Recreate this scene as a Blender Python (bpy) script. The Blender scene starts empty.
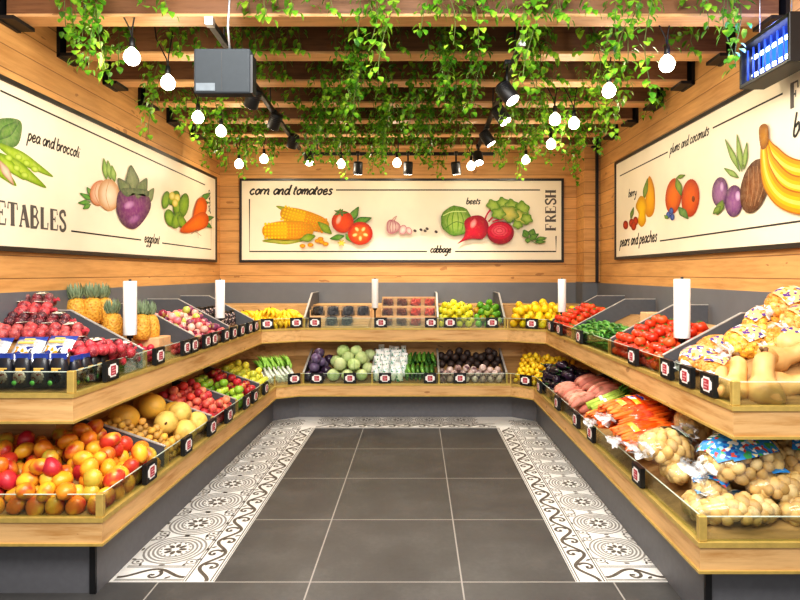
import bpy, math, random
from mathutils import Vector, Matrix, Euler, noise
random.seed(7)
PI = math.pi
SC = bpy.context.scene
COL = SC.collection
R = random.random
def U(a, b): return a + (b - a) * random.random()
def lerp(a, b, t): return a + (b - a) * t

# ---------------------------------------------------------------- camera model (measured from the photo)
F, CX, CY, H = 600.0, 417.0, 273.0, 1.6
def ray_y(px, py, Y):            # point seen at a pixel, standing at depth Y
    return Vector(((px - CX) * Y / F, Y, H - (py - CY) * Y / F))
def at_z(px, py, Z):             # point seen at a pixel, standing at height Z
    Y = F * (H - Z) / (py - CY)
    return Vector(((px - CX) * Y / F, Y, Z))
cam = bpy.data.cameras.new('camera'); cam.sensor_width = 36; cam.lens = 27
cam.shift_x = -17 / 800; cam.shift_y = -27 / 800; cam.clip_start = .05
camo = bpy.data.objects.new('camera', cam); COL.objects.link(camo)
camo.location = (0, 0, H); camo.rotation_euler = (PI / 2, 0, 0)
SC.camera = camo

# ---------------------------------------------------------------- colours and materials
def C(h):
    v = [int(h[i:i + 2], 16) / 255 for i in (0, 2, 4)]
    return tuple(x / 12.92 if x <= .04045 else ((x + .055) / 1.055) ** 2.4 for x in v) + (1,)
class NT:
    def __init__(s, name):
        s.m = bpy.data.materials.new(name); s.m.use_nodes = True
        s.t = s.m.node_tree; s.t.nodes.clear()
        s.out = s.n('ShaderNodeOutputMaterial')
    def n(s, typ, **kw):
        nd = s.t.nodes.new(typ)
        for k, v in kw.items():
            if k == 'ins':
                for kk, vv in v.items():
                    if hasattr(vv, 'is_output'): s.t.links.new(vv, nd.inputs[kk])
                    else: nd.inputs[kk].default_value = vv
            else: setattr(nd, k, v)
        return nd
    def math(s, op, a, b=None, c=None):
        nd = s.n('ShaderNodeMath', operation=op)
        for i, v in enumerate((a, b, c)):
            if v is None: continue
            if hasattr(v, 'is_output'): s.t.links.new(v, nd.inputs[i])
            else: nd.inputs[i].default_value = v
        return nd.outputs[0]
    def mix(s, f, a, b, mode='MIX'):
        nd = s.n('ShaderNodeMix', data_type='RGBA', blend_type=mode)
        for i, v in ((0, f), (6, a), (7, b)):
            if hasattr(v, 'is_output'): s.t.links.new(v, nd.inputs[i])
            else: nd.inputs[i].default_value = v
        return nd.outputs[2]
    def ramp(s, f, stops):
        nd = s.n('ShaderNodeValToRGB'); e = nd.color_ramp.elements
        while len(e) < len(stops): e.new(.5)
        for i, (p, c) in enumerate(stops): e[i].position = p; e[i].color = c
        s.t.links.new(f, nd.inputs[0]); return nd.outputs[0]
    def noise(s, vec, scale, detail=3, rough=.5):
        nd = s.n('ShaderNodeTexNoise'); nd.inputs['Scale'].default_value = scale
        nd.inputs['Detail'].default_value = detail; nd.inputs['Roughness'].default_value = rough
        if vec is not None: s.t.links.new(vec, nd.inputs['Vector'])
        return nd.outputs['Fac']
    def obj(s): return s.n('ShaderNodeTexCoord').outputs['Object']
    def scaled(s, vec, sc):
        nd = s.n('ShaderNodeMapping'); nd.inputs['Scale'].default_value = sc
        s.t.links.new(vec, nd.inputs['Vector']); return nd.outputs[0]
    def bsdf(s, col, rough=.5, metal=0, spec=.5, bump=None, bs=.2, bd=.01, **kw):
        b = s.n('ShaderNodeBsdfPrincipled')
        for k, v in (('Base Color', col), ('Roughness', rough), ('Metallic', metal), ('Specular IOR Level', spec)) + tuple(kw.items()):
            if hasattr(v, 'is_output'): s.t.links.new(v, b.inputs[k])
            else: b.inputs[k].default_value = v
        if bump is not None:
            bn = s.n('ShaderNodeBump'); bn.inputs['Strength'].default_value = bs; bn.inputs['Distance'].default_value = bd
            s.t.links.new(bump, bn.inputs['Height']); s.t.links.new(bn.outputs[0], b.inputs['Normal'])
        return b.outputs[0]
    def done(s, sh): s.t.links.new(sh, s.out.inputs[0]); return s.m
M = {}
def plain(name, h, rough=.5, metal=0, var=.12, scale=30, spec=.5):
    t = NT(name); c = C(h) if isinstance(h, str) else h
    f = t.noise(t.obj(), scale, 3)
    lo = tuple(x * (1 - var) for x in c[:3]) + (1,); hi = tuple(min(1, x * (1 + var)) for x in c[:3]) + (1,)
    M[name] = t.done(t.bsdf(t.ramp(f, [(.3, lo), (.7, hi)]), rough, metal, spec)); return M[name]
def wood(name, axis, base, dark, planks=None):
    t = NT(name); o = t.obj()
    sc = {'x': (1.2, 14, 14), 'y': (14, 1.2, 14), 'z': (14, 14, 1.2)}[axis]
    f1 = t.noise(t.scaled(o, sc), 2.2, 6, .65)
    sc2 = tuple(4 if v > 2 else .9 for v in sc)
    f2 = t.noise(t.scaled(o, sc2), 2.0, 3, .5)
    f = t.math('ADD', t.math('MULTIPLY', f1, .65), t.math('MULTIPLY', f2, .35))
    col = t.ramp(f, [(.36, C(dark)), (.5, C(base)), (.66, tuple(min(1, v * 1.18) for v in C(base)[:3]) + (1,))])
    kn = t.noise(t.scaled(o, tuple(9 if v > 2 else 4 for v in sc)), 1.1, 2)
    col = t.mix(t.math('MULTIPLY', t.math('GREATER_THAN', kn, .71), .55), col, C('7a4c28'))
    h = f1
    if planks:
        sep = t.n('ShaderNodeSeparateXYZ'); t.t.links.new(o, sep.inputs[0])
        q = t.math('DIVIDE', sep.outputs[2], planks)
        fr = t.math('FRACT', q); idx = t.math('FLOOR', q)
        g = t.math('LESS_THAN', fr, .05)
        wn = t.n('ShaderNodeTexWhiteNoise', noise_dimensions='1D'); t.t.links.new(idx, wn.inputs['W'])
        tone = t.math('ADD', t.math('MULTIPLY', wn.outputs['Value'], .22), .89)
        tc = t.n('ShaderNodeCombineColor')
        for i in range(3): t.t.links.new(tone, tc.inputs[i])
        col = t.mix(1.0, col, tc.outputs[0], 'MULTIPLY')
        col = t.mix(t.math('MULTIPLY', g, .62), col, C('4a2a12'))
        h = t.math('SUBTRACT', t.math('MULTIPLY', f1, .25), g)
    M[name] = t.done(t.bsdf(col, .5, 0, .35, bump=h, bs=.25, bd=.006)); return M[name]
wood('wall_wood_x', 'x', 'c9965c', 'b8854c', .142)
wood('wall_wood_y', 'y', 'c9965c', 'b8854c', .142)
wood('oak_x', 'x', 'cfa672', 'b3854e')
wood('oak_y', 'y', 'cfa672', 'b3854e')
wood('beam_shaded_wood', 'x', '7d573c', '5f402b')  # beam wood darkened, shade on the faces put into the colour
wood('beam_lit_wood', 'x', 'd2a372', 'bd8c5c')  # same wood paler, light on the undersides put into the colour
wood('crate_wood', 'x', 'd9b284', 'c0945f')
wood('deck_wood', 'x', 'a88254', '8a683e')
plain('plinth_grey', '646468', .45, var=.06)
plain('band_grey', '66686c', .5, var=.05, scale=6)
plain('divider_grey', '505257', .45, var=.05)
plain('divider_edge', 'b9b7b2', .35, .3)
plain('black', '141416', .45, var=.1)
plain('ceiling_dark', '2c2119', .8)
plain('device_grey', '32373b', .6, var=.04, spec=.2)
plain('brass', 'c8ab60', .38, .4, var=.1)
plain('brass_dark', '8d7742', .4, .5)
plain('white', 'f2f0ec', .5, var=.02)
plain('roll_white', 'f3f2f0', .35, var=.03)
plain('tag_white', 'ece9e4', .5, var=.02)
plain('tag_red', 'a8323c', .5, var=.2, scale=120)
plain('silver', 'b9bcc0', .3, .8)
plain('ink', '2a2622', .7)
plain('ink_soft', '57504a', .7)
plain('frame_black', '241d19', .35)
plain('cardboard', 'dcae80', .7)
plain('stem_brown', '6b4a2a', .8)
plain('leaf_green', '4f8a2c', .5, var=.3)
plain('dark_green', '2f5a26', .5, var=.3)
plain('calyx_green', '4c7a2a', .6, var=.3)
plain('sticker', '596269', .4)
plain('blue_print', '2a3f8f', .35, var=.3, scale=40)
plain('pouch_black', '1c1d24', .3, var=.3)
plain('green_dot', '5fae4e', .4)
plain('wire_black', '191614', .6)

def tile_floor():
    t = NT('floor_tile'); o = t.obj()
    sep = t.n('ShaderNodeSeparateXYZ'); t.t.links.new(o, sep.inputs[0])
    T = .785
    def line(v, off):
        fr = t.math('FRACT', t.math('DIVIDE', t.math('SUBTRACT', v, off), T))
        d = t.math('MINIMUM', fr, t.math('SUBTRACT', 1.0, fr))
        return t.math('LESS_THAN', d, .0052)
    g = t.math('MAXIMUM', line(sep.outputs[0], -.553 - 7.85), line(sep.outputs[1], 3.107 - 7.85))
    f = t.noise(o, 2.6, 6, .6); f2 = t.noise(o, 40, 3, .6)
    f = t.math('ADD', t.math('MULTIPLY', f, .75), t.math('MULTIPLY', f2, .25))
    col = t.ramp(f, [(.3, C('3f3e3e')), (.5, C('4a4948')), (.72, C('5b5957'))])
    col = t.mix(g, col, C('96928c'))
    rough = t.math('ADD', t.math('MULTIPLY', f, .22), .27)
    M['floor_tile'] = t.done(t.bsdf(col, rough, 0, .4, bump=t.math('MULTIPLY', g, -1.0), bs=.2, bd=.002))
tile_floor()
plain('mosaic_white', 'e3e1dc', .4, var=.05, scale=60)
plain('mosaic_dark', '5b544c', .4, var=.2, scale=60)
plain('mosaic_grey', '8f8b86', .4, var=.1, scale=60)

def produce(name, second, amount=.5, scale=14, rough=.35, third=None, speck=None, bump=0, spec=.5, sss=0):
    """base colour from the object's own colour, patches of a second one"""
    t = NT(name); oi = t.n('ShaderNodeObjectInfo')
    add = t.n('ShaderNodeVectorMath', operation='ADD')
    mul = t.n('ShaderNodeMath', operation='MULTIPLY'); mul.inputs[1].default_value = 37.0
    t.t.links.new(oi.outputs['Random'], mul.inputs[0])
    t.t.links.new(t.obj(), add.inputs[0]); t.t.links.new(mul.outputs[0], add.inputs[1])
    v = add.outputs[0]
    f = t.noise(v, scale, 2)
    fac = t.ramp(f, [(.62 - amount * .35, (0, 0, 0, 1)), (.82 - amount * .35, (1, 1, 1, 1))])
    col = t.mix(fac, oi.outputs['Color'], C(second))
    if third:
        f3 = t.noise(v, scale * .7 + 3, 2)
        col = t.mix(t.ramp(f3, [(.52, (0, 0, 0, 1)), (.68, (1, 1, 1, 1))]), col, C(third))
    hsv = t.n('ShaderNodeHueSaturation'); t.t.links.new(col, hsv.inputs['Color'])
    t.t.links.new(t.math('ADD', t.math('MULTIPLY', oi.outputs['Random'], .35), .82), hsv.inputs['Value'])
    col = hsv.outputs[0]
    h = None
    if speck:
        f4 = t.noise(v, 160, 1)
        col = t.mix(t.math('MULTIPLY', t.math('GREATER_THAN', f4, .62), .6), col, C(speck))
    if bump: h = t.noise(v, bump, 2)
    M[name] = t.done(t.bsdf(col, rough, 0, spec, bump=h, bs=.4, bd=.004)); return M[name]
produce('mango_skin', 'c23a2e', .42, 11, .32, third='eab23a')
produce('peach_skin', 'b5323a', .4, 16, .45)
produce('apple_skin', 'b8a840', .18, 20, .28)
produce('citrus_skin', 'c9a21e', .1, 20, .4, bump=300)
produce('melon_skin', 'c9a44e', .3, 18, .5, bump=120)
produce('tomato_skin', 'd8452a', .3, 18, .22)
produce('dark_skin', '4a2c4c', .1, 14, .2)
produce('root_skin', 'a06a52', .35, 22, .65, bump=90)
produce('potato_skin', 'b8965e', .25, 26, .6, bump=80)
produce('squash_skin', 'c48e4e', .42, 9, .5)
produce('green_skin', '8aa83a', .25, 20, .4)
produce('cabbage_leaf', 'cfe0a0', .55, 12, .5, bump=30)
produce('brown_skin', '2c1e1a', .3, 20, .6, bump=60)
produce('turnip_skin', '5c3a44', .42, 18, .5)
produce('banana_skin', 'b58a20', .1, 30, .45)
produce('pepper_yellow', 'c2c22a', .25, 14, .25)
produce('pepper_skin', '6a9a20', .42, 14, .25)
produce('carrot_skin', 'c04a0e', .3, 40, .5)
produce('onion_skin', 'a8601e', .3, 30, .35)
produce('red_net', '7a2430', .45, 26, .5, speck='d88a80')
produce('berry', '5c1410', .35, 60, .3, speck='d87a5a')
produce('dark_berry', '0c0c0e', .4, 60, .4, speck='4a4a50')
produce('white_veg', 'c8d8b8', .3, 20, .45)

def pine():
    t = NT('pineapple_skin'); v = t.n('ShaderNodeTexVoronoi'); v.inputs['Scale'].default_value = 55
    t.t.links.new(t.obj(), v.inputs['Vector'])
    col = t.ramp(v.outputs['Distance'], [(.0, C('7a5420')), (.2, C('c88a34')), (.6, C('e0a844'))])
    M['pineapple_skin'] = t.done(t.bsdf(col, .5, 0, .4, bump=v.outputs['Distance'], bs=.6, bd=.01))
pine()
def leafmat():
    t = NT('ivy_leaf'); oi = t.n('ShaderNodeObjectInfo')
    f = t.noise(t.obj(), 16, 3)
    col = t.ramp(f, [(.34, C('2c6419')), (.5, C('66a028')), (.68, C('b8d448'))])
    col = t.mix(.22, col, oi.outputs['Color'])
    a = t.bsdf(col, .35, 0, .4)
    tr = t.n('ShaderNodeBsdfTranslucent'); t.t.links.new(col, tr.inputs[0])
    mx = t.n('ShaderNodeMixShader'); mx.inputs[0].default_value = .35
    t.t.links.new(a, mx.inputs[1]); t.t.links.new(tr.outputs[0], mx.inputs[2])
    M['ivy_leaf'] = t.done(mx.outputs[0])
leafmat()
def glass(name, tint, refl=.12, rough=.03, haze=0, hazecol='ffffff'):
    t = NT(name)
    tr = t.n('ShaderNodeBsdfTransparent'); tr.inputs[0].default_value = C(tint)
    gl = t.n('ShaderNodeBsdfGlossy'); gl.inputs['Roughness'].default_value = rough
    lw = t.n('ShaderNodeLayerWeight'); lw.inputs[0].default_value = .35
    fac = t.math('ADD', t.math('MULTIPLY', lw.outputs['Fresnel'], refl * 1.2), refl * .12)
    mx = t.n('ShaderNodeMixShader'); t.t.links.new(fac, mx.inputs[0])
    t.t.links.new(tr.outputs[0], mx.inputs[1]); t.t.links.new(gl.outputs[0], mx.inputs[2])
    sh = mx.outputs[0]
    if haze:
        d = t.n('ShaderNodeBsdfDiffuse'); d.inputs[0].default_value = C(hazecol)
        f = t.math('MULTIPLY', t.ramp(t.noise(t.obj(), 22, 3), [(.42, (0, 0, 0, 1)), (.7, (1, 1, 1, 1))]), haze)
        m2 = t.n('ShaderNodeMixShader'); t.t.links.new(f, m2.inputs[0])
        t.t.links.new(sh, m2.inputs[1]); t.t.links.new(d.outputs[0], m2.inputs[2]); sh = m2.outputs[0]
    M[name] = t.done(sh)
glass('lip_glass', 'f1f7ee', .3)
plain('glass_edge', 'cfdccb', .15)
glass('bag_film', 'fdfdfb', .22, .12, .07)
glass('film_white', 'fafafa', .3, .2, 1.0)
glass('clear_box', 'f4f4f4', .25)
def printed(name, base, cols, scale):
    t = NT(name); v = t.n('ShaderNodeTexVoronoi'); v.inputs['Scale'].default_value = scale
    t.t.links.new(t.obj(), v.inputs['Vector'])
    sep = t.n('ShaderNodeSeparateColor'); t.t.links.new(v.outputs['Color'], sep.inputs[0])
    st = [(0, C(base))]; k = len(cols)
    for i, c in enumerate(cols): st.append((.5 + .5 * i / k, C(c)))
    nd = t.n('ShaderNodeValToRGB'); nd.color_ramp.interpolation = 'CONSTANT'; e = nd.color_ramp.elements
    while len(e) < len(st): e.new(.5)
    for i, (p, c) in enumerate(st): e[i].position = p; e[i].color = c
    t.t.links.new(sep.outputs[0], nd.inputs[0])
    M[name] = t.done(t.bsdf(nd.outputs[0], .25))
printed('potato_label', '2f86c8', ['8cc4e6', 'e4eef4', '3f9a5a', 'c05048', '2a55a4', 'e6d8a0'], 58)
def bandmat():
    t = NT('potato_label_green'); s = t.n('ShaderNodeSeparateXYZ'); t.t.links.new(t.obj(), s.inputs[0])
    f = t.math('LESS_THAN', t.math('FRACT', t.math('MULTIPLY', s.outputs[0], 38.0)), .55)
    g = t.math('LESS_THAN', t.math('FRACT', t.math('MULTIPLY', s.outputs[0], 19.0)), .8)
    M['potato_label_green'] = t.done(t.bsdf(t.mix(t.math('MULTIPLY', f, g), C('2f8a62'), C('eef2ee')), .25))
bandmat()
glass('carrot_film', 'ffd6a6', .3, .15, .05)
printed('carrot_label', 'f0a030', ['3a4fb0', 'f0d060', '3a4fb0', 'f4f0e8'], 30)
printed('onion_label', 'e6b47c', ['5a3f80', 'e08a38', 'f0ece6', 'f0ece6', '4a4a8c'], 56)
printed('bag_print', 'c8ccd4', ['26387e', 'd8902a', 'f0eee8', '30303a'], 48)
printed('pouch_picture', 'c8b8a8', ['a8603a', 'f0ead8', '7a3a2a', 'e0d0b8'], 110)
printed('pack_print', 'e8efe8', ['2f8a5a', 'f4f6f4', 'f4f6f4', 'a8c8c8'], 60)
printed('dark_pack', '3a3036', ['8a7a80', '2a2428', 'c0a8a0'], 60)
def netmat():
    t = NT('orange_net')
    w = t.n('ShaderNodeTexVoronoi', feature='DISTANCE_TO_EDGE'); w.inputs['Scale'].default_value = 60
    t.t.links.new(t.obj(), w.inputs['Vector'])
    f = t.math('LESS_THAN', w.outputs['Distance'], .07)
    tr = t.n('ShaderNodeBsdfTransparent')
    b = t.bsdf(C('e0903a'), .4)
    mx = t.n('ShaderNodeMixShader'); t.t.links.new(f, mx.inputs[0])
    t.t.links.new(tr.outputs[0], mx.inputs[1]); t.t.links.new(b, mx.inputs[2])
    M['orange_net'] = t.done(mx.outputs[0])
netmat()
def emis(name, h, s):
    t = NT(name); e = t.n('ShaderNodeEmission'); e.inputs[0].default_value = C(h); e.inputs[1].default_value = s
    M[name] = t.done(e.outputs[0])
emis('bulb_glow', 'fff4dc', 14)
emis('spot_glow', 'fff8ea', 12)
emis('blue_glow', '1e4ce8', 4.5)
emis('tube_glow', 'dfe8ff', 9)
def paintmat():
    t = NT('print_paint'); a = t.n('ShaderNodeVertexColor'); a.layer_name = 'Col'
    f = t.noise(t.obj(), 26, 4, .7)
    col = t.mix(t.ramp(f, [(.4, (0, 0, 0, 1)), (.8, (.2, .2, .2, 1))]), a.outputs[0], C('f4e2c4'))
    hs = t.n('ShaderNodeHueSaturation'); hs.inputs['Saturation'].default_value = 1.3; hs.inputs['Value'].default_value = .84; t.t.links.new(col, hs.inputs['Color'])
    M['print_paint'] = t.done(t.bsdf(hs.outputs[0], .5, 0, .3))
paintmat()
plain('mural_cream', 'e8dac0', .45, var=.03, scale=4)

# ---------------------------------------------------------------- mesh builder
class MB:
    def __init__(s): s.v = []; s.f = []; s.mi = []; s.sm = []; s.c = []
    def add(s, vs, fs, mi=0, smooth=False, cols=None):
        b = len(s.v); s.v += [tuple(v) for v in vs]
        for f in fs: s.f.append(tuple(b + i for i in f)); s.mi.append(mi); s.sm.append(smooth)
        s.c += cols if cols else [(1, 1, 1, 1)] * len(vs)
    def box(s, c, d, mi=0, rot=None):
        vs = []
        for x in (-1, 1):
            for y in (-1, 1):
                for z in (-1, 1):
                    p = Vector((x * d[0] / 2, y * d[1] / 2, z * d[2] / 2))
                    if rot: p = rot @ p
                    vs.append(p + Vector(c))
        s.add(vs, [(0, 1, 3, 2), (4, 6, 7, 5), (0, 4, 5, 1), (2, 3, 7, 6), (0, 2, 6, 4), (1, 5, 7, 3)], mi)
    def prism(s, poly, z0, z1, mi=0, ztop=None):       # plan polygon, counter-clockwise
        n = len(poly)
        vs = [(p[0], p[1], z0 if not isinstance(z0, (list, tuple)) else z0[i]) for i, p in enumerate(poly)]
        vs += [(p[0], p[1], z1 if not isinstance(z1, (list, tuple)) else z1[i]) for i, p in enumerate(poly)]
        fs = [tuple(reversed(range(n))), tuple(range(n, 2 * n))] + [(i, (i + 1) % n, n + (i + 1) % n, n + i) for i in range(n)]
        s.add(vs, fs, mi)
    def extrude(s, pts, d, mi=0):                      # 3d polygon extruded by a vector
        n = len(pts); d = Vector(d)
        vs = [Vector(p) for p in pts] + [Vector(p) + d for p in pts]
        fs = [tuple(range(n)), tuple(reversed(range(n, 2 * n)))] + [((i + 1) % n, i, n + i, n + (i + 1) % n) for i in range(n)]
        s.add(vs, fs, mi)
    def tube(s, pts, r, n=6, mi=0, cap=True, smooth=True):
        pts = [Vector(p) for p in pts]; rs = r if isinstance(r, (list, tuple)) else [r] * len(pts)
        vs = []; up = None
        for i, p in enumerate(pts):
            t = (pts[min(i + 1, len(pts) - 1)] - pts[max(i - 1, 0)]).normalized()
            if up is None:
                up = t.orthogonal().normalized()
            else:
                up = (up - t * up.dot(t)).normalized()
            w = t.cross(up)
            for k in range(n):
                a = 2 * PI * k / n
                vs.append(p + (up * math.cos(a) + w * math.sin(a)) * rs[i])
        fs = []
        for i in range(len(pts) - 1):
            for k in range(n):
                fs.append((i * n + k, i * n + (k + 1) % n, (i + 1) * n + (k + 1) % n, (i + 1) * n + k))
        s.add(vs, fs, mi, smooth)
        if cap:
            b = len(s.v) - len(vs)
            for ring, rev in ((0, True), (len(pts) - 1, False)):
                idx = [b + ring * n + k for k in range(n)]
                s.f.append(tuple(reversed(idx)) if rev else tuple(idx)); s.mi.append(mi); s.sm.append(False)
    def lathe(s, prof, n=16, c=(0, 0, 0), mi=0, smooth=True, fn=None):   # profile (r, z)
        vs = []; c = Vector(c)
        for r, z in prof:
            for k in range(n):
                a = 2 * PI * k / n
                rr = r * (fn(a, z) if fn else 1)
                vs.append(c + Vector((rr * math.cos(a), rr * math.sin(a), z)))
        fs = []
        for i in range(len(prof) - 1):
            for k in range(n):
                fs.append((i * n + k, i * n + (k + 1) % n, (i + 1) * n + (k + 1) % n, (i + 1) * n + k))
        m = len(prof)
        fs.append(tuple(reversed(range(n)))); fs.append(tuple((m - 1) * n + k for k in range(n)))
        s.add(vs, fs, mi, smooth)
    def ball(s, c, r, seg=12, ring=8, mi=0, fn=None, rot=None):
        c = Vector(c); r = r if isinstance(r, (list, tuple)) else (r, r, r)
        def pt(d):
            k = fn(d) if fn else 1
            p = Vector((d.x * r[0] * k, d.y * r[1] * k, d.z * r[2] * k))
            return (rot @ p if rot else p) + c
        vs = [pt(Vector((0, 0, -1)))]
        for i in range(1, ring):
            a = -PI / 2 + PI * i / ring
            for k in range(seg):
                b = 2 * PI * k / seg
                vs.append(pt(Vector((math.cos(a) * math.cos(b), math.cos(a) * math.sin(b), math.sin(a)))))
        vs.append(pt(Vector((0, 0, 1))))
        fs = [(0, 1 + (k + 1) % seg, 1 + k) for k in range(seg)]
        for i in range(ring - 2):
            for k in range(seg):
                a = 1 + i * seg
                fs.append((a + k, a + (k + 1) % seg, a + seg + (k + 1) % seg, a + seg + k))
        a = 1 + (ring - 2) * seg; t = len(vs) - 1
        fs += [(a + k, a + (k + 1) % seg, t) for k in range(seg)]
        s.add(vs, fs, mi, True)
    def leaf(s, p, d, up, L, W, mi=0, fold=.25, bend=.2):
        d = d.normalized(); sd = d.cross(up)
        if sd.length < 1e-4: sd = d.orthogonal()
        sd.normalize(); nn = sd.cross(d)
        def q(a, b, h): return p + d * (a * L) + sd * (b * W) + nn * (h * L)
        vs = [q(0, 0, 0), q(.22, .5, fold * .4), q(.62, .38, fold * .3 - bend * .3), q(1, 0, -bend),
              q(.62, -.38, fold * .3 - bend * .3), q(.22, -.5, fold * .4), q(.4, 0, 0)]
        s.add(vs, [(0, 6, 2, 1), (6, 3, 2), (0, 5, 4, 6), (6, 4, 3)], mi, True)
    def mesh(s, name, mats):
        me = bpy.data.meshes.new(name); me.from_pydata(s.v, [], s.f)
        for m in (mats if isinstance(mats, (list, tuple)) else [mats]): me.materials.append(M[m] if isinstance(m, str) else m)
        me.polygons.foreach_set('material_index', s.mi); me.polygons.foreach_set('use_smooth', s.sm)
        me.update(); return me
    def paint(s, me):
        ca = me.color_attributes.new('Col', 'FLOAT_COLOR', 'POINT')
        ca.data.foreach_set('color', [x for c in s.c for x in c])
    def build(s, name, mats, parent=None, loc=(0, 0, 0), rot=(0, 0, 0)):
        o = bpy.data.objects.new(name, s.mesh(name, mats)); COL.objects.link(o)
        if parent: o.parent = parent
        o.location = loc; o.rotation_euler = rot
        return o
def tag(o, label=None, cat=None, group=None, kind=None):
    if label and not 4 <= len(label.split()) <= 16: print('LABEL LENGTH', len(label.split()), label)
    if label: o['label'] = label
    if cat: o['category'] = cat
    if group: o['group'] = group
    if kind: o['kind'] = kind
    return o
def empty(name, label, cat, loc=(0, 0, 0), rot=(0, 0, 0), group=None):
    o = bpy.data.objects.new(name, None); COL.objects.link(o); o.location = loc; o.rotation_euler = rot
    o.empty_display_size = .05
    return tag(o, label, cat, group)
def bevel(o, w=.004, seg=2):
    m = o.modifiers.new('bevel', 'BEVEL'); m.width = w; m.segments = seg; m.limit_method = 'ANGLE'; return o
def inst(name, parts, loc, rot, scale, label, cat, group=None, color=None):
    """a thing from shared meshes: the first is the thing, the rest are its parts"""
    root = None
    for nm, me in parts:
        o = bpy.data.objects.new(name if root is None else nm, me); COL.objects.link(o)
        if color: o.color = color
        if root is None:
            root = o; o.location = loc
            if isinstance(rot, Matrix): o.rotation_euler = rot.to_euler()
            else: o.rotation_euler = rot
            o.scale = (scale,) * 3 if not isinstance(scale, (tuple, list)) else scale
            tag(o, label, cat, group)
        else: o.parent = root
    return root
ORD = ['zeroth', 'first', 'second', 'third', 'fourth', 'fifth', 'sixth', 'seventh', 'eighth', 'ninth', 'tenth', 'eleventh', 'twelfth',
       'thirteenth', 'fourteenth', 'fifteenth', 'sixteenth', 'seventeenth', 'eighteenth', 'nineteenth', 'twentieth', 'twenty-first', 'twenty-second',
       'twenty-third', 'twenty-fourth', 'twenty-fifth', 'twenty-sixth', 'twenty-seventh', 'twenty-eighth', 'twenty-ninth', 'thirtieth']
# ---------------------------------------------------------------- the setting
XL, XR, YB, ZC, ZT = -2.5, 2.21, 7.61, 3.13, 3.43
def struct(o): o['kind'] = 'structure'; return o
m = MB(); m.box((-.1, 3.0, -.05), (8.0, 10.0, .1)); struct(m.build('floor', 'floor_tile'))
m = MB(); m.box((-.145, YB + .05, 1.75), (XR - XL + .4, .1, 3.6)); struct(m.build('wall_back', 'wall_wood_x'))
m = MB(); m.box((XL - .05, 4.4, 1.75), (.1, 6.42, 3.6)); struct(m.build('wall_left', 'wall_wood_y'))
m = MB(); m.box((XR + .05, 4.4, 1.75), (.1, 6.42, 3.6)); struct(m.build('wall_right', 'wall_wood_y'))
m = MB(); m.box((-.145, 4.9, ZT + .05), (XR - XL + .2, 5.5, .1)); struct(m.build('ceiling', 'ceiling_dark'))
m = MB(); m.box((2.115, 7.43, 2.46), (.19, .36, 1.94)); struct(m.build('wall_corner', 'wall_wood_x'))
m = MB(); m.box((2.17, 7.235, 2.46), (.03, .03, 1.94)); struct(m.build('trim_1', 'black'))
# grey band between the shelves and the wood
m = MB(); m.box((-.145, YB - .012, .745), (XR - XL, .024, 1.47)); struct(m.build('trim_2', 'band_grey'))
m = MB(); m.box((XL + .012, 4.4, .745), (.024, 6.36, 1.47)); struct(m.build('trim_3', 'band_grey'))
m = MB(); m.box((XR - .012, 4.4, .745), (.024, 6.36, 1.47)); struct(m.build('trim_4', 'band_grey'))
m = MB(); m.box((2.10, 7.43, 1.25), (.19, .32, .48)); struct(m.build('trim_5', 'band_grey'))

# ceiling beams with black hangers
BEAMY = [3.58 + .608 * i for i in range(7)]
for i, y in enumerate(BEAMY):
    t = empty('ceiling_beam', '%s wooden ceiling beam across the room counted from the front' % ORD[i + 1], 'beam', (0, y, ZC), group='wooden ceiling beams')
    m = MB(); m.box((-.145, .0735, .157), (XR - XL - .1, .143, .276)); m.build('beam_body', 'beam_shaded_wood', t)
    m = MB(); m.box((-.145, .0735, .0095), (XR - XL - .1, .147, .019)); bevel(m.build('lit_underside', 'beam_lit_wood', t), .002, 1)  # added strip that carries the painted light under the beam
    for s, x in ((1, XL), (-1, XR)):
        m = MB()
        m.box((x + s * .012, .0735, .13), (.024, .2, .32)); m.box((x + s * .055, .0735, -.012), (.11, .2, .022))
        m.build('bracket', 'black', t)

# patterned mosaic border set in the floor
def ribbon(m, pts, w, z, mi, closed=False):
    n = len(pts); L = []; Rr = []
    for i, p in enumerate(pts):
        a = pts[(i - 1) % n] if closed or i > 0 else pts[i]; b = pts[(i + 1) % n] if closed or i < n - 1 else pts[i]
        dx, dy = b[0] - a[0], b[1] - a[1]; l = math.hypot(dx, dy) or 1
        ww = (w(i / (n - 1)) if callable(w) else w) / 2
        L.append((p[0] - dy / l * ww, p[1] + dx / l * ww, z)); Rr.append((p[0] + dy / l * ww, p[1] - dx / l * ww, z))
    fs = [(i, n + i, n + (i + 1) % n, (i + 1) % n) for i in range(n if closed else n - 1)]
    m.add(L + Rr, fs, mi)
def circ(cx, cy, r, n=20): return [(cx + r * math.cos(2 * PI * k / n), cy + r * math.sin(2 * PI * k / n)) for k in range(n)]
def disc(m, cx, cy, r, z, mi, n=10, rx=None, rot=0):
    rx = rx or r; ca, sa = math.cos(rot), math.sin(rot)
    m.add([(cx + rx * math.cos(2 * PI * k / n) * ca - r * math.sin(2 * PI * k / n) * sa, cy + rx * math.cos(2 * PI * k / n) * sa + r * math.sin(2 * PI * k / n) * ca, z) for k in range(n)], [tuple(range(n))], mi)
ZM = .004
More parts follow.
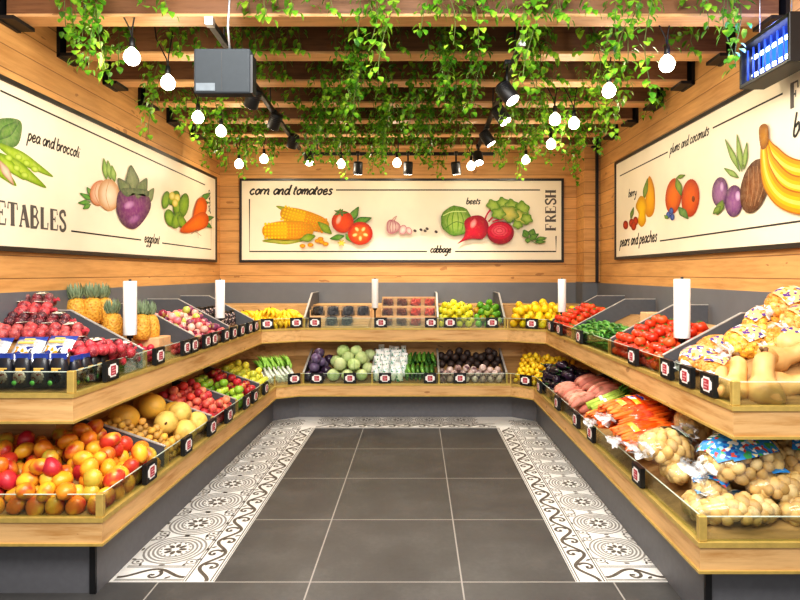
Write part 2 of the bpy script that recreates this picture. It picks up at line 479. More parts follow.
def rosette(m, cx, cy, s):
    for r in (.098, .122, .146, .172): ribbon(m, circ(cx, cy, r * s, 28), .0125 * s, ZM, 2, True)
    for k in range(8):
        a = k * PI / 4
        disc(m, cx + math.cos(a) * .045 * s, cy + math.sin(a) * .045 * s, .014 * s, ZM, 1, 8, .024 * s, a)
    for k in range(16):
        a = k * PI / 8
        disc(m, cx + math.cos(a) * .082 * s, cy + math.sin(a) * .082 * s, .007 * s, ZM, 1, 6)
    for k in range(4):
        a = PI / 4 + k * PI / 2
        x, y = cx + math.cos(a) * .215 * s, cy + math.sin(a) * .215 * s
        ribbon(m, circ(x, y, .028 * s, 14), .009 * s, ZM, 2, True); disc(m, x, y, .010 * s, ZM, 1, 8)
        for j in (-1, 1):
            disc(m, x + math.cos(a + j * 1.5) * .045 * s, y + math.sin(a + j * 1.5) * .045 * s, .008 * s, ZM, 1, 6, .016 * s, a + j)
    for k in range(4):
        a = k * PI / 2
        disc(m, cx + math.cos(a) * .19 * s, cy + math.sin(a) * .19 * s, .008 * s, ZM, 1, 6, .02 * s, a + PI / 2)
def scroll(m, p0, d, nrm, length, w, per):
    """running scroll along d with curls, between two pairs of border lines"""
    def P(a, b): return (p0[0] + d[0] * a + nrm[0] * b, p0[1] + d[1] * a + nrm[1] * b)
    for b in (.006, .02, w - .02, w - .006): ribbon(m, [P(0, b), P(length, b)], .007, ZM, 1 if b in (.02, w - .02) else 2)
    n = int(round(length / per)); per = length / n; A = (w - .05) * .36; mid = w / 2
    pts = [P(per * k / 16, mid - A * math.cos(2 * PI * k / 16)) for k in range(n * 16 + 1)]
    ribbon(m, pts, .021, ZM, 1)
    for k in range(n):
        for h, sg in ((.0, 1), (.5, -1)):
            ca, cb = (k + h + .0) * per, mid + sg * A * .42
            sp = []
            for q in range(17):
                th = q / 16 * 1.6 * PI; r = A * (1.1 - .85 * q / 16)
                sp.append(P(ca + sg * 0 + r * math.sin(th + .4) , cb - sg * r * math.cos(th + .4)))
            if 0.03 < ca < length - .03:
                ribbon(m, sp, lambda q: .020 - .007 * q, ZM, 1)
                x, y = P(ca, cb); disc(m, x, y, A * .24, ZM, 1, 8)
                x, y = P(ca + per * .25, mid + sg * A * 1.05); disc(m, x, y, .009, ZM, 1, 6, .018, .6)
def slab(m, poly): m.prism(poly, 0, .003, 0)
XO, XI, YN, YF, XI2, XO2, W = -1.575, -1.05, 3.107, 6.19, .822, 1.30, .17
m = MB(); slab(m, [(XO - .02, YN), (XI, YN), (XI, YF), (XI, 6.70), (XO - .02, 6.70)])
scroll(m, (XI, YN), (0, 1), (-1, 0), YF - YN, W, .30)
scroll(m, (XO, YN), (1, 0), (0, 1), XI - W - XO, W, .26)
k = 0
y = YN + W + .19
while y < 6.55: rosette(m, -1.395, y, .98); y += .36
struct(m.build('trim_6', ['mosaic_white', 'mosaic_dark', 'mosaic_grey']))
m = MB(); slab(m, [(XI2, YN), (XO2 + .02, YN), (XO2 + .02, 6.70), (XI2, 6.70)])
scroll(m, (XI2 + W, YN), (0, 1), (-1, 0), YF - YN, W, .30)
scroll(m, (XI2 + W, YN), (1, 0), (0, 1), XO2 - XI2 - W, W, .26)
y = YN + W + .19
while y < 6.55: rosette(m, 1.155, y, .88); y += .36
struct(m.build('trim_7', ['mosaic_white', 'mosaic_dark', 'mosaic_grey']))
m = MB(); slab(m, [(XI, YF), (XI2, YF), (XI2, 6.70), (XI, 6.70)])
scroll(m, (XI, YF), (1, 0), (0, 1), XI2 - XI, W, .30)
x = XI + .16
while x < XI2 - .05: rosette(m, x, 6.53, .9); x += .342
struct(m.build('trim_8', ['mosaic_white', 'mosaic_dark', 'mosaic_grey']))

# ---------------------------------------------------------------- the two-tier produce counters
def offset(poly, d):
    out = []; n = len(poly)
    for i in range(n):
        ns = []
        for a, b in ((i - 1, i), (i, i + 1)):
            if a < 0 or b >= n: continue
            dx, dy = poly[b][0] - poly[a][0], poly[b][1] - poly[a][1]; l = math.hypot(dx, dy); ns.append((-dy / l, dx / l))
        if len(ns) == 1: out.append((poly[i][0] + ns[0][0] * d, poly[i][1] + ns[0][1] * d)); continue
        bx, by = ns[0][0] + ns[1][0], ns[0][1] + ns[1][1]; l = math.hypot(bx, by); bx /= l; by /= l
        k = d / (bx * ns[0][0] + by * ns[0][1]); out.append((poly[i][0] + bx * k, poly[i][1] + by * k))
    return out
LO = [(-2.47, 2.895), (-1.52, 2.895), (-1.474, 6.265), (-1.25, 6.40), (.995, 6.40), (1.209, 6.21), (1.24, 2.63), (2.18, 2.63)]
UP = [(-2.47, 3.012), (-1.727, 3.012), (-1.664, 6.42), (-1.28, 6.62), (.996, 6.61), (1.378, 6.40), (1.44, 2.73), (2.18, 2.73)]
PL = [(-2.47, 3.0), (-1.60, 3.0), (-1.555, 6.48), (-1.31, 6.66), (1.05, 6.66), (1.285, 6.45), (1.30, 2.72), (2.18, 2.72)]
LOW = dict(poly=LO, z0=.284, z1=.42, d=.58, rise=.24, name='low')
UPP = dict(poly=UP, z0=.844, z1=.995, d=.55, rise=.245, name='up')
DIN = .035
for L in (LOW, UPP):
    L['dz0'] = L['z1'] - .02; L['dz1'] = L['dz0'] + L['rise']
UNITS = [('left', (0, 1)), ('left corner', (2,)), ('back', (3,)), ('right corner', (4,)), ('right', (5, 6))]
def strip(m, A, B, i, z0, z1, mi=0):
    m.prism([A[i], A[i + 1], B[i + 1], B[i]], z0, z1, mi)
AX = {0: 'oak_x', 1: 'oak_y', 2: 'oak_x', 3: 'oak_x', 4: 'oak_x', 5: 'oak_y', 6: 'oak_x'}
for L in (LOW, UPP):
    P = L['poly']; up = L is UPP
    P1, Pt, Pt2, Pg0, Pg1, Pd0, Pd = offset(P, .0), offset(P, .028), offset(P, -.008), offset(P, .012), offset(P, .017), offset(P, DIN), offset(P, L['d'])
    Pd2 = offset(P, L['d'] + .02); Pb = offset(P, .60)
    WALL = [(-2.47, 3.6), (-2.47, 3.6), (-2.47, 6.42), (-1.28, 7.58), (.996, 7.58), (2.18, 6.40), (2.18, 3.3), (2.18, 3.3)]
    for uname, segs in UNITS:
        lab = ('upper oak produce shelf with brass edging along the %s' if up else 'lower oak produce counter on grey plinth along the %s') % \
              {'left': 'left wall', 'left corner': 'back left corner', 'back': 'back wall', 'right corner': 'back right corner', 'right': 'right wall'}[uname]
        t = empty('produce_shelf' if up else 'produce_counter', lab, 'shelf' if up else 'counter', (0, 0, 0), group='upper shelves' if up else 'lower counters')
        for i in segs:
            m = MB(); strip(m, P1, Pt, i, L['z0'] + .012, L['z1'] - .022); m.build('fascia', AX[i], t)
            m = MB(); strip(m, Pt2, Pt, i, L['z1'] - .022, L['z1']); m.build('brass_trim', 'brass', t)
            m = MB(); strip(m, Pt2, Pt, i, L['z0'], L['z0'] + .012); m.build('brass_trim', 'brass', t)
            m = MB(); strip(m, Pt, offset(P, .62 if up else .5), i, L['z0'] + .004, L['z0'] + .022); m.build('tray_base', AX[i], t)
            m = MB(); strip(m, Pg0, Pg1, i, L['z1'] - .012, L['z1'] + .105); g = m.build('glass_lip', 'lip_glass', t)
            m = MB(); strip(m, Pg0, Pg1, i, L['z1'] + .105, L['z1'] + .109); m.build('polished_edge', 'glass_edge', g)
            # sloped display board with a level ledge behind it
            m = MB()
            q = [Pt[i], Pt[i + 1], Pd[i + 1], Pd[i]]
            m.prism(q, [L['dz0'] - .02, L['dz0'] - .02, L['dz1'] - .02, L['dz1'] - .02], [L['dz0'], L['dz0'], L['dz1'], L['dz1']])
            m.build('sloped_board', 'deck_wood', t)
            if up:
                m = MB(); 
                if i in (1, 3, 5): m.prism([Pd[i], Pd[i + 1], WALL[i + 1], WALL[i]], L['dz1'] - .02, L['dz1'])
                elif i == 2: m.prism([Pd[2], Pd[3], WALL[3], (-2.47, 7.58), WALL[2]], L['dz1'] - .02, L['dz1'])
                elif i == 4: m.prism([Pd[4], Pd[5], WALL[5], (2.0, 6.40), (2.0, 7.58), WALL[4]], L['dz1'] - .02, L['dz1'])
                if m.v: m.build('ledge', AX[i], t)
            else:
                m = MB(); strip(m, offset(P, L['d']), Pd2, i, L['dz1'] - .02, .842); m.build('back_panel', AX[i], t)
                m = MB(); strip(m, PL, offset(PL, .03), i, 0, L['z0']); m.build('plinth', 'plinth_grey', t)
        # brass posts at the free corners
        if uname in ('left', 'right'):
            v = 1 if uname == 'left' else 6
            c = offset(P, .016)[v]
            m = MB(); m.box((c[0], c[1], L['z1'] + .056), (.036, .03, .112)); bevel(m.build('corner_post', 'brass', t), .003, 1)
        else:
            c = offset(P, .014)[segs[0]]
            m = MB(); m.box((c[0], c[1], L['z1'] + .05), (.014, .014, .10)); m.build('corner_post', 'brass', t)
        if not up and uname in ('left', 'right'):
            v = 1 if uname == 'left' else 6; s = -1 if uname == 'left' else 1
            m = MB(); m.box((PL[v][0] + s * .016, PL[v][1] - .006, .142), (.03, .014, .28)); m.build('plinth_edge', 'black', t)

# where a photo column meets a front line
def online(L, px, seg):
    a, b = Vector(L['poly'][seg]), Vector(L['poly'][seg + 1])
    k = (px - CX) / F                       # x = k*y
    t = (k * a.y - a.x) / ((b.x - a.x) - k * (b.y - a.y))
    return a + (b - a) * t
INW = {0: Vector((0, 1)), 1: Vector((-1, 0)), 2: Vector((-.46, .89)), 3: Vector((0, 1)), 4: Vector((.48, .88)), 5: Vector((1, 0)), 6: Vector((0, 1))}
def surf(L, p, inw, v):                     # a point on the sloped board, v = 0 front .. 1 back
    s = lerp(DIN, L['d'], v)
    return Vector((p.x + inw.x * s, p.y + inw.y * s, lerp(L['dz0'], L['dz1'], v)))

# sloped dividers between the bins
def divider(L, px, seg, where, wall=None, hf=.115, ha=None):
    p = online(L, px, seg); up = L is UPP
    d = Vector((1, 0)) * (-1 if seg == 1 else 1) if seg in (1, 5) else Vector((0, 1))
    t = empty('bin_divider', 'dark grey sloped bin divider ' + where, 'divider', (p.x, p.y, L['z1']), group='sloped bin dividers')
    dep = {1: p.x - XL - .04, 5: XR - p.x - .04, 3: YB - p.y - .04}.get(seg, .9) if up else L['d'] - .01
    dep = min(dep, wall) if wall else dep
    ap = .50 if up else L['d'] - .01; za = .365 if up else .30
    zb0 = .0; zb1 = L['rise'] - .016
    s0 = .034
    prof = [(s0, -.014), (s0, hf), (ap, za)] + ([(dep, za), (dep, zb1), (L['d'], zb1)] if up else [(ap, zb1)])
    th = .016; nrm = Vector((-d.y, d.x))
    m = MB(); m.extrude([(d.x * a - nrm.x * th / 2, d.y * a - nrm.y * th / 2, z) for a, z in prof], (nrm.x * th, nrm.y * th, 0)); m.build('panel', 'divider_grey', t)
    m = MB()
    for (a0, z0), (a1, z1) in [(prof[1], prof[2])] + ([(prof[2], prof[3])] if up else []):
        m.extrude([(d.x * a - nrm.x * .011, d.y * a - nrm.y * .011, z) for a, z in ((a0, z0), (a1, z1), (a1, z1 + .006), (a0, z0 + .006))], (nrm.x * .022, nrm.y * .022, 0))
    m.build('edge_strip', 'divider_edge', t)
    m = MB(); a = .026
    m.box((d.x * a, d.y * a, hf / 2 - .004), (.02, .02, hf)); m.build('front_post', 'brass', t)
    return p
divider(UPP, 149, 1, 'between the red fruit packs and the pineapples')
divider(UPP, 199, 1, 'between the pineapples and the plums on the upper left')
divider(UPP, 233, 1, 'behind the plums and apples on the upper left')
divider(UPP, 257, 1, 'beside the bananas at the back left corner')
divider(UPP, 304, 3, 'between the bananas and the dark fruit crates')
divider(UPP, 438, 3, 'between the berry punnets and the yellow peppers')
divider(UPP, 505, 3, 'between the peppers and the yellow citrus at the back')
divider(UPP, 549, 5, 'behind the back right corner tomatoes')
divider(UPP, 570, 5, 'behind the green beans on the upper right')
divider(UPP, 606, 5, 'between the green beans and the big tomato bin')
divider(UPP, 657, 5, 'between the tomato bin and the onion bags')
divider(LOW, 171, 1, 'between the mangos and the melons')
divider(LOW, 216, 1, 'between the melons and the nectarines')
divider(LOW, 240, 1, 'between the nectarines and the green apples')
divider(LOW, 263, 1, 'between the pears and the leeks')
divider(LOW, 303, 3, 'between the leeks and the purple cabbages')
divider(LOW, 372, 3, 'between the green cabbages and the white packs')
divider(LOW, 439, 3, 'between the cucumbers and the turnips')
divider(LOW, 507, 3, 'between the turnips and the lemons')
divider(LOW, 551, 5, 'between the eggplants and the sweet potatoes')

# price tags clipped to the glass
def tagmesh():
    a = MB(); a.box((0, .004, 0), (.13, .026, .108))
    b = MB()      # white bracket-shaped card
    for s in (-1, 1):
        pts = [(.052 * s, 0), (.052 * s, .018), (.036 * s, .034), (.012 * s, .034), (.012 * s, .042), (.044 * s, .042), (.044 * s, .03), (.06 * s, .016), (.06 * s, 0)]
    def poly(pts): b.extrude([(x, -.0095, z) for x, z in pts], (0, -.0015, 0))
    poly([(-.03, -.036), (.03, -.036), (.03, .036), (-.03, .036)])
    poly([(-.05, -.018), (-.03, -.028), (-.03, .028), (-.05, .018)])
    poly([(.03, -.028), (.05, -.018), (.05, .018), (.03, .028)])
    b2 = MB(); b2.box((0, -.012, 0), (.05, .002, .052))
    b3 = MB()
    for x, z, w_ in ((-.008, .014, .026), (.004, .0, .036), (-.004, -.015, .03)): b3.box((x, -.0135, z), (w_, .001, .006))
    return a.mesh('holder', 'black'), b.mesh('card', 'tag_white'), b2.mesh('red_panel', 'tag_red'), b3.mesh('printed_line', 'tag_pink')
plain('tag_pink', 'd89aa0', .5)
TM = tagmesh()
def price_tag(L, px, seg, where, dz=.06):
    p = online(L, px, seg); a, b = Vector(L['poly'][seg]), Vector(L['poly'][seg + 1]); d = (b - a).normalized()
    out = Vector((d.y, -d.x)); ang = math.atan2(d.y, d.x)
    q = p + out * .008
    t = empty('price_tag', 'black price tag with red panel ' + where, 'price tag', (q.x, q.y, L['z1'] + dz), (0, 0, ang), 'price tags on the glass edges')
    kid = None
    for i, (nm, me) in enumerate(zip(('holder', 'card', 'red_panel', 'printed_line'), TM)):
        o = bpy.data.objects.new(nm, me); COL.objects.link(o); o.parent = kid if nm == 'printed_line' else t; kid = o
TAGS = [
 (UPP, 1, [(110, 'before the red fruit packs'), (158, 'just beyond the first upper left divider'), (185, 'below the pineapples, nearer of a pair'), (193, 'below the pineapples, farther of a pair'),
   (206, 'under the plums, nearest of its row'), (213, 'under the plums, second of its row'), (225, 'at the far end of the plums'), (233, 'beside the upper left grape packs'), (241, 'in the middle of the upper left grape packs'), (249, 'at the far end of the upper left grape packs'), (255, 'nearest the bananas on the left run')]),
 (UPP, 2, [(267, 'at the left end of the bananas'), (296, 'at the right end of the bananas')]),
 (UPP, 3, [(315, 'before the dark fruit crate'), (381, 'before the brown date punnets'), (431, 'before the red berry punnets'), (450, 'before the yellow peppers'), (492, 'before the green peppers')]),
 (UPP, 4, [(532, 'in the middle of the yellow citrus at the back')]),
 (UPP, 5, [(551, 'at the near end of the corner yellow citrus'), (560, 'before the corner tomatoes'), (580, 'before the green beans'), (634, 'before the big tomato bin'), (668, 'at the far end of the onion bags'), (688, 'in the middle of the onion bags'), (710, 'nearest the butternut squash')]),
 (LOW, 1, [(149, 'before the mangos'), (186, 'before the golden potatoes'), (211, 'before the yellow melons'), (228, 'before the nectarines'), (246, 'before the green apples'), (254, 'before the dark red apples'), (265, 'before the yellow pears')]),
 (LOW, 2, [(294, 'before the leeks')]),
 (LOW, 3, [(317, 'before the purple cabbages'), (350, 'before the green cabbages'), (385, 'before the white packs'), (430, 'before the cucumbers'), (460, 'before the turnips')]),
 (LOW, 4, [(526, 'before the lemons')]),
 (LOW, 5, [(540, 'before the eggplants'), (558, 'before the sweet potatoes'), (577, 'before the celery packs'), (592, 'before the carrot bags'), (639, 'before the potato bags')]),
]
for L, seg, lst in TAGS:
    for px, w in lst: price_tag(L, px, seg, w)

# rolls of bags on posts
def roll(px, ytop, ybot, Y, where, r=.043, inward=0):
    p = ray_y(px, ybot, Y); q = ray_y(px, ytop, Y); h = q.z - p.z
    zf = .975
    t = empty('bag_roll', 'white roll of produce bags on black post ' + where, 'bag roll', (p.x, p.y, p.z), group='rolls of produce bags')
    m = MB(); m.lathe([(.012, 0), (r - .002, 0), (r, .004), (r, h - .004), (r - .002, h), (.012, h)], 20); m.build('paper_roll', 'roll_white', t)
    m = MB(); m.extrude([(r * .95, -.012, .03), (r + .02, -.016, .05), (r + .022, -.018, h - .08), (r * .95, -.012, h - .03)], (0, .001, 0)) if False else m.tube([(0, 0, -(p.z - zf)), (0, 0, h + .012)], .009, 10)
    m.lathe([(.02, -.022), (.02, -.004)], 12)
    m.build('post', 'black', t)
roll(130, 281, 335, 4.0, 'by the pineapples')
roll(220, 280, 318, 5.55, 'behind the plums')
roll(375, 279, 308, 6.68, 'beside the date punnets', .036)
roll(562, 279, 312, 6.27, 'by the corner tomatoes', .042)
roll(682, 279, 338, 3.66, 'between tomatoes and onion bags', .048)

# ---------------------------------------------------------------- hanging devices
def spot_mesh():
    a = MB(); a.lathe([(.03, -.075), (.052, -.07), (.055, -.05), (.055, .07), (.05, .075)], 18)
    for k in range(4): a.lathe([(.055, -.055 + k * .016), (.058, -.053 + k * .016), (.055, -.048 + k * .016)], 18)
    b = MB(); b.lathe([(.001, .0755), (.045, .0765), (.047, .0755), (.001, .076)], 18)
    return a.mesh('lamp_head', 'black'), b.mesh('lens', 'spot_glow')
SM = spot_mesh()
def spotlight(px, py, Y, aim, where, track_z, power=14):
    p = ray_y(px, py, Y); d = (Vector(aim) - p).normalized()
    t = empty('track_spotlight', 'black cylindrical track spotlight ' + where, 'spotlight', p, group='track spotlights')
    rot = d.to_track_quat('Z', 'Y').to_euler()
    for nm, me in zip(('lamp_head', 'lens'), SM):
        o = bpy.data.objects.new(nm, me); COL.objects.link(o); o.parent = t; o.rotation_euler = rot
    m = MB(); h = track_z - p.z
    m.tube([(0, 0, 0), (0, 0, h)], .01, 8); m.box((0, 0, h - .012), (.04, .09, .03)); m.build('stem', 'black', t)
    l = bpy.data.lights.new('spot_lamp', 'SPOT'); l.energy = power; l.spot_size = 1.5; l.spot_blend = .8; l.shadow_soft_size = .045; l.color = (1, .93, .83)
    lo = bpy.data.objects.new('spot_lamp', l); COL.objects.link(lo); lo.location = p + d * .09; lo.rotation_euler = (-d).to_track_quat('Z', 'Y').to_euler()
def track(a, b, lab, capa=True):
    a, b = Vector(a), Vector(b); t = empty('light_track', lab, 'light track', a)
    d = b - a; ang = math.atan2(d.y, d.x)
    m = MB(); rot = Matrix.Rotation(ang, 3, 'Z'); m.box(d / 2, (d.length, .035, .035), 0, rot); m.build('rail', 'black', t)
    if capa: m = MB(); m.box(-d.normalized() * .025, (.05, .045, .045), 0, rot); m.build('end_cap', 'silver', t)
    m = MB()
    for f in (.08, .5, .92):
        p = d * f; m.tube([p + Vector((0, 0, .015)), p + Vector((0, 0, ZT - a.z - .002))], .006, 6)
    m.build('hanger', 'black', t)
TZ = 3.04
track((-1.19, 3.47, TZ), (-1.36, 6.95, TZ), 'left black light track running from front to back under the beams')
track((.655, 3.79, TZ), (.70, 6.9, TZ), 'right black light track running from front to back under the beams')
track((-1.36, 7.1, TZ - .03), (.92, 7.1, TZ - .03), 'black light track running across in front of the back wall', False)
spotlight(253, 98, 4.55, (-2.15, 5.5, 1.0), 'nearest on the left track behind the grey unit', TZ, 55)
spotlight(275, 121, 5.35, (-2.2, 6.2, 1.0), 'second from the front on the left track', TZ, 55)
spotlight(293, 141, 6.3, (-2.1, 7.2, 1.0), 'third from the front on the left track', TZ, 55)
spotlight(309, 158, 6.85, (-.9, 5.6, .7), 'with lit face at the back end of the left track', TZ, 40)
spotlight(507, 93, 4.1, (1.75, 3.2, .9), 'with lit face nearest on the right track', TZ, 30)
spotlight(501, 115, 4.9, (1.8, 4.1, .9), 'with lit face second from the front on the right track', TZ, 55)
spotlight(487, 138, 5.9, (1.9, 5.6, 1.0), 'third from the front on the right track', TZ, 55)
spotlight(478, 158, 6.75, (.9, 5.4, .8), 'with lit face at the back end of the right track', TZ, 35)
spotlight(358, 168, 7.0, (-.75, 7.25, 1.0), 'leftmost under the back track', TZ - .03, 52)
spotlight(408, 168, 7.0, (-.15, 7.25, 1.0), 'middle one under the back track', TZ - .03, 52)
spotlight(456, 168, 7.0, (.65, 7.25, 1.0), 'rightmost under the back track', TZ - .03, 52)

# grey box unit hanging on the left
p = ray_y(222, 71, 3.15); t = empty('hanging_unit', 'dark grey box unit hanging from the ceiling at upper left', 'ceiling unit', p)
o = MB(); o.box((0, .035, 0), (.298, .08, .238)); b = o.build('housing', 'device_grey', t); bevel(b, .012, 3)
o = MB(); o.box((-.085, -.0065, -.085), (.10, .003, .04)); o.build('sticker', 'sticker', t)
o = MB(); o.box((.0, -.0055, 0), (.003, .002, .21)); o.build('seam', 'black', t)
for i in range(4):
    pass
o = MB(); o.tube([(.03, .035, .115), (.02, .035, .24), (.05, .035, ZT - p.z - .002)], .006, 8); o.build('hanging_rod', 'silver', t)
o = MB(); o.box((.155, .035, -.015), (.012, .07, .2)); o.build('end_plate', 'black', t)
plain('grille_blue', '3f62d8', .4)
# blue insect killer on the right
t = empty('insect_killer', 'black framed insect killer glowing blue hanging at upper right', 'insect killer', (1.95, 3.385, 2.84))
w, h, dp = .47, .24, .15
o = MB()
for z in (-h / 2, h / 2): o.box((dp / 2, 0, z), (dp, w, .022))
for y in (-w / 2, w / 2): o.box((dp / 2, y, 0), (dp, .022, h + .022))
o.box((dp - .006, 0, 0), (.012, w, h)); bevel(o.build('frame', 'black', t), .003, 1)
o = MB(); o.box((dp - .02, 0, 0), (.01, w - .03, h - .03)); o.build('back_reflector', 'blue_glow', t)
o = MB()
for z in (-.055, .05): o.tube([(.07, -w / 2 + .02, z), (.07, w / 2 - .02, z)], .011, 10)
o.build('lamp_tube', 'tube_glow', t)
o = MB()
for k in range(8): y = -w / 2 + .03 + k * (w - .06) / 7; o.tube([(.03, y, -h / 2 + .03), (.03, y, h / 2 - .03)], .006, 6)

o.build('wire_grille', 'grille_blue', t)
o = MB()
for y in (-.15, .15): o.tube([(.07, y, h / 2 + .01), (.07, y, ZT - 2.84 - .002)], .003, 5)
o.build('hanging_wire', 'silver', t)
bl = bpy.data.lights.new('blue_lamp', 'AREA'); bl.energy = 5; bl.size = .4; bl.size_y = .18; bl.shape = 'RECTANGLE'; bl.color = (.12, .25, 1)
bo = bpy.data.objects.new('blue_lamp', bl); COL.objects.link(bo); bo.location = (1.93, 3.385, 2.84); bo.rotation_euler = (0, PI / 2, 0)
bl2 = bpy.data.lights.new('blue_lamp', 'POINT'); bl2.energy = 3.0; bl2.color = (.15, .25, 1); bl2.shadow_soft_size = .03
bo = bpy.data.objects.new('blue_lamp', bl2); COL.objects.link(bo); bo.location = (2.0, 3.4, 3.03)

# ---------------------------------------------------------------- lamps and surroundings
w = bpy.data.worlds.new('world'); SC.world = w; w.use_nodes = True
w.node_tree.nodes['Background'].inputs[0].default_value = (1, .985, .96, 1); w.node_tree.nodes['Background'].inputs[1].default_value = .95
def area(loc, rot, sx, sy, e, col=(1, .97, .925)):  # unseen overhead lamps, added as fill light for the room
    l = bpy.data.lights.new('fill_lamp', 'AREA'); l.shape = 'RECTANGLE'; l.size = sx; l.size_y = sy; l.energy = e; l.color = col
    o = bpy.data.objects.new('fill_lamp', l); COL.objects.link(o); o.location = loc; o.rotation_euler = rot
area((-.1, .6, 3.3), (math.radians(48), 0, 0), 3.4, 1.0, 150)
area((-.1, 2.3, 3.3), (math.radians(15), 0, 0), 3.0, .7, 95)
SC.view_settings.view_transform = 'Standard'
SC.view_settings.look = 'Medium High Contrast'
SC.view_settings.exposure = 0.0
# ---------------------------------------------------------------- the three printed wall murals
GL = {
 'a': [[(.75, .85), (.4, 1), (.08, .5), (.32, 0), (.66, .4), (.78, .95), (.74, .2), (.98, .08)]],
 'b': [[(.15, 1.8), (.1, .9), (.12, .15), (.42, 0), (.72, .45), (.55, .95), (.2, .7)]],
 'c': [[(.7, .8), (.45, 1), (.1, .5), (.4, 0), (.78, .25)]],
 'd': [[(.7, .8), (.4, 1), (.08, .5), (.32, 0), (.66, .4), (.85, 1.8), (.75, .2), (.98, .08)]],
 'e': [[(.1, .45), (.6, .6), (.5, 1), (.15, .75), (.18, .15), (.45, 0), (.8, .25)]],
 'g': [[(.7, .85), (.4, 1), (.08, .5), (.35, .05), (.7, .5), (.77, .95), (.65, -.5), (.3, -.8), (.1, -.5)]],
 'h': [[(.18, 1.8), (.1, 0)], [(.1, .5), (.45, 1), (.65, .7), (.6, .1), (.82, .06)]],
 'i': [[(.2, 1), (.15, .2), (.38, .06)], [(.27, 1.38), (.3, 1.5)]],
 'l': [[(.25, 1.8), (.13, .9), (.14, .2), (.36, .06)]],
 'm': [[(.1, 1), (.06, 0)], [(.08, .5), (.33, 1), (.47, .7), (.43, 0)], [(.46, .5), (.74, 1), (.9, .7), (.85, .12), (1.05, .06)]],
 'n': [[(.1, 1), (.06, 0)], [(.08, .5), (.45, 1), (.62, .7), (.58, .12), (.82, .06)]],
 'o': [[(.45, 1), (.1, .6), (.3, 0), (.65, .35), (.6, .9), (.42, 1), (.7, .85), (.85, .9)]],
 'p': [[(.18, 1), (.04, -.8)], [(.1, .6), (.45, 1), (.72, .55), (.4, 0), (.1, .25)]],
 'r': [[(.1, 1), (.06, 0)], [(.08, .5), (.35, .98), (.6, .85)]],
 's': [[(.62, .85), (.35, 1), (.16, .75), (.52, .35), (.35, 0), (.05, .15)]],
 't': [[(.27, 1.5), (.13, .25), (.4, .04)], [(0, 1), (.5, 1.05)]],
 'u': [[(.1, 1), (.1, .25), (.32, 0), (.62, .4), (.7, 1), (.68, .2), (.92, .06)]],
 'y': [[(.1, 1), (.16, .4), (.42, .2), (.68, .5)], [(.76, 1), (.6, -.4), (.3, -.8), (.08, -.6)]],
}
GW = {'m': 1.05, 'i': .42, 'l': .4, 't': .5, 'r': .62, 's': .68}
CAPS = {   # (polyline, width factor): heavy stems, light arms, slab serifs
 'V': [([(.12, 1), (.45, 0)], .2), ([(.45, 0), (.8, 1)], .08), ([(0, 1), (.3, 1)], .06), ([(.65, 1), (.92, 1)], .06)],
 'E': [([(.2, 0), (.2, 1)], .2), ([(.05, 1), (.75, 1), (.78, .75)], .07), ([(.2, .52), (.55, .52)], .07), ([(.55, .66), (.55, .38)], .05), ([(.05, 0), (.78, 0), (.82, .27)], .07)],
 'G': [([(.8, .72), (.72, .95), (.45, 1), (.2, .85), (.12, .5), (.2, .12), (.45, 0), (.75, .08)], .14), ([(.75, .02), (.75, .42)], .18), ([(.55, .42), (.9, .42)], .06)],
 'T': [([(.42, 0), (.42, 1)], .2), ([(.02, .72), (.05, 1), (.8, 1), (.83, .72)], .07), ([(.24, 0), (.6, 0)], .06)],
 'A': [([(.12, 0), (.42, 1)], .08), ([(.42, 1), (.78, 0)], .2), ([(.22, .32), (.65, .32)], .06), ([(0, 0), (.27, 0)], .06), ([(.6, 0), (.95, 0)], .06)],
 'B': [([(.2, 0), (.2, 1)], .2), ([(.05, 1), (.55, .99), (.72, .78), (.55, .54), (.2, .53)], .1), ([(.2, .53), (.6, .52), (.8, .26), (.6, .01), (.05, 0)], .11)],
 'L': [([(.2, 0), (.2, 1)], .2), ([(.04, 1), (.38, 1)], .06), ([(.04, 0), (.75, 0), (.78, .3)], .07)],
 'S': [([(.68, .75), (.6, .96), (.4, 1), (.16, .9), (.16, .68), (.62, .38), (.68, .14), (.45, 0), (.2, .04), (.12, .25)], .14)],
 'F': [([(.2, 0), (.2, 1)], .2), ([(.04, 1), (.74, 1), (.77, .72)], .07), ([(.2, .52), (.55, .52)], .07), ([(.55, .66), (.55, .38)], .05), ([(.04, 0), (.4, 0)], .06)],
 'R': [([(.2, 0), (.2, 1)], .2), ([(.05, 1), (.58, .99), (.74, .76), (.55, .52), (.2, .5)], .1), ([(.45, .5), (.75, .02)], .17), ([(.04, 0), (.38, 0)], .06), ([(.66, 0), (.92, 0)], .06)],
 'U': [([(.2, 1), (.2, .3), (.32, .06), (.5, 0), (.66, .06), (.76, .3), (.76, 1)], .13), ([(.03, 1), (.38, 1)], .06), ([(.62, 1), (.9, 1)], .06)],
 'I': [([(.25, 0), (.25, 1)], .2), ([(.08, 1), (.42, 1)], .06), ([(.08, 0), (.42, 0)], .06)],
 'H': [([(.2, 0), (.2, 1)], .2), ([(.75, 0), (.75, 1)], .2), ([(.2, .5), (.75, .5)], .07), ([(.03, 1), (.38, 1)], .06), ([(.03, 0), (.38, 0)], .06), ([(.58, 1), (.92, 1)], .06), ([(.58, 0), (.92, 0)], .06)],
}
CW = {'I': .5, 'S': .8}
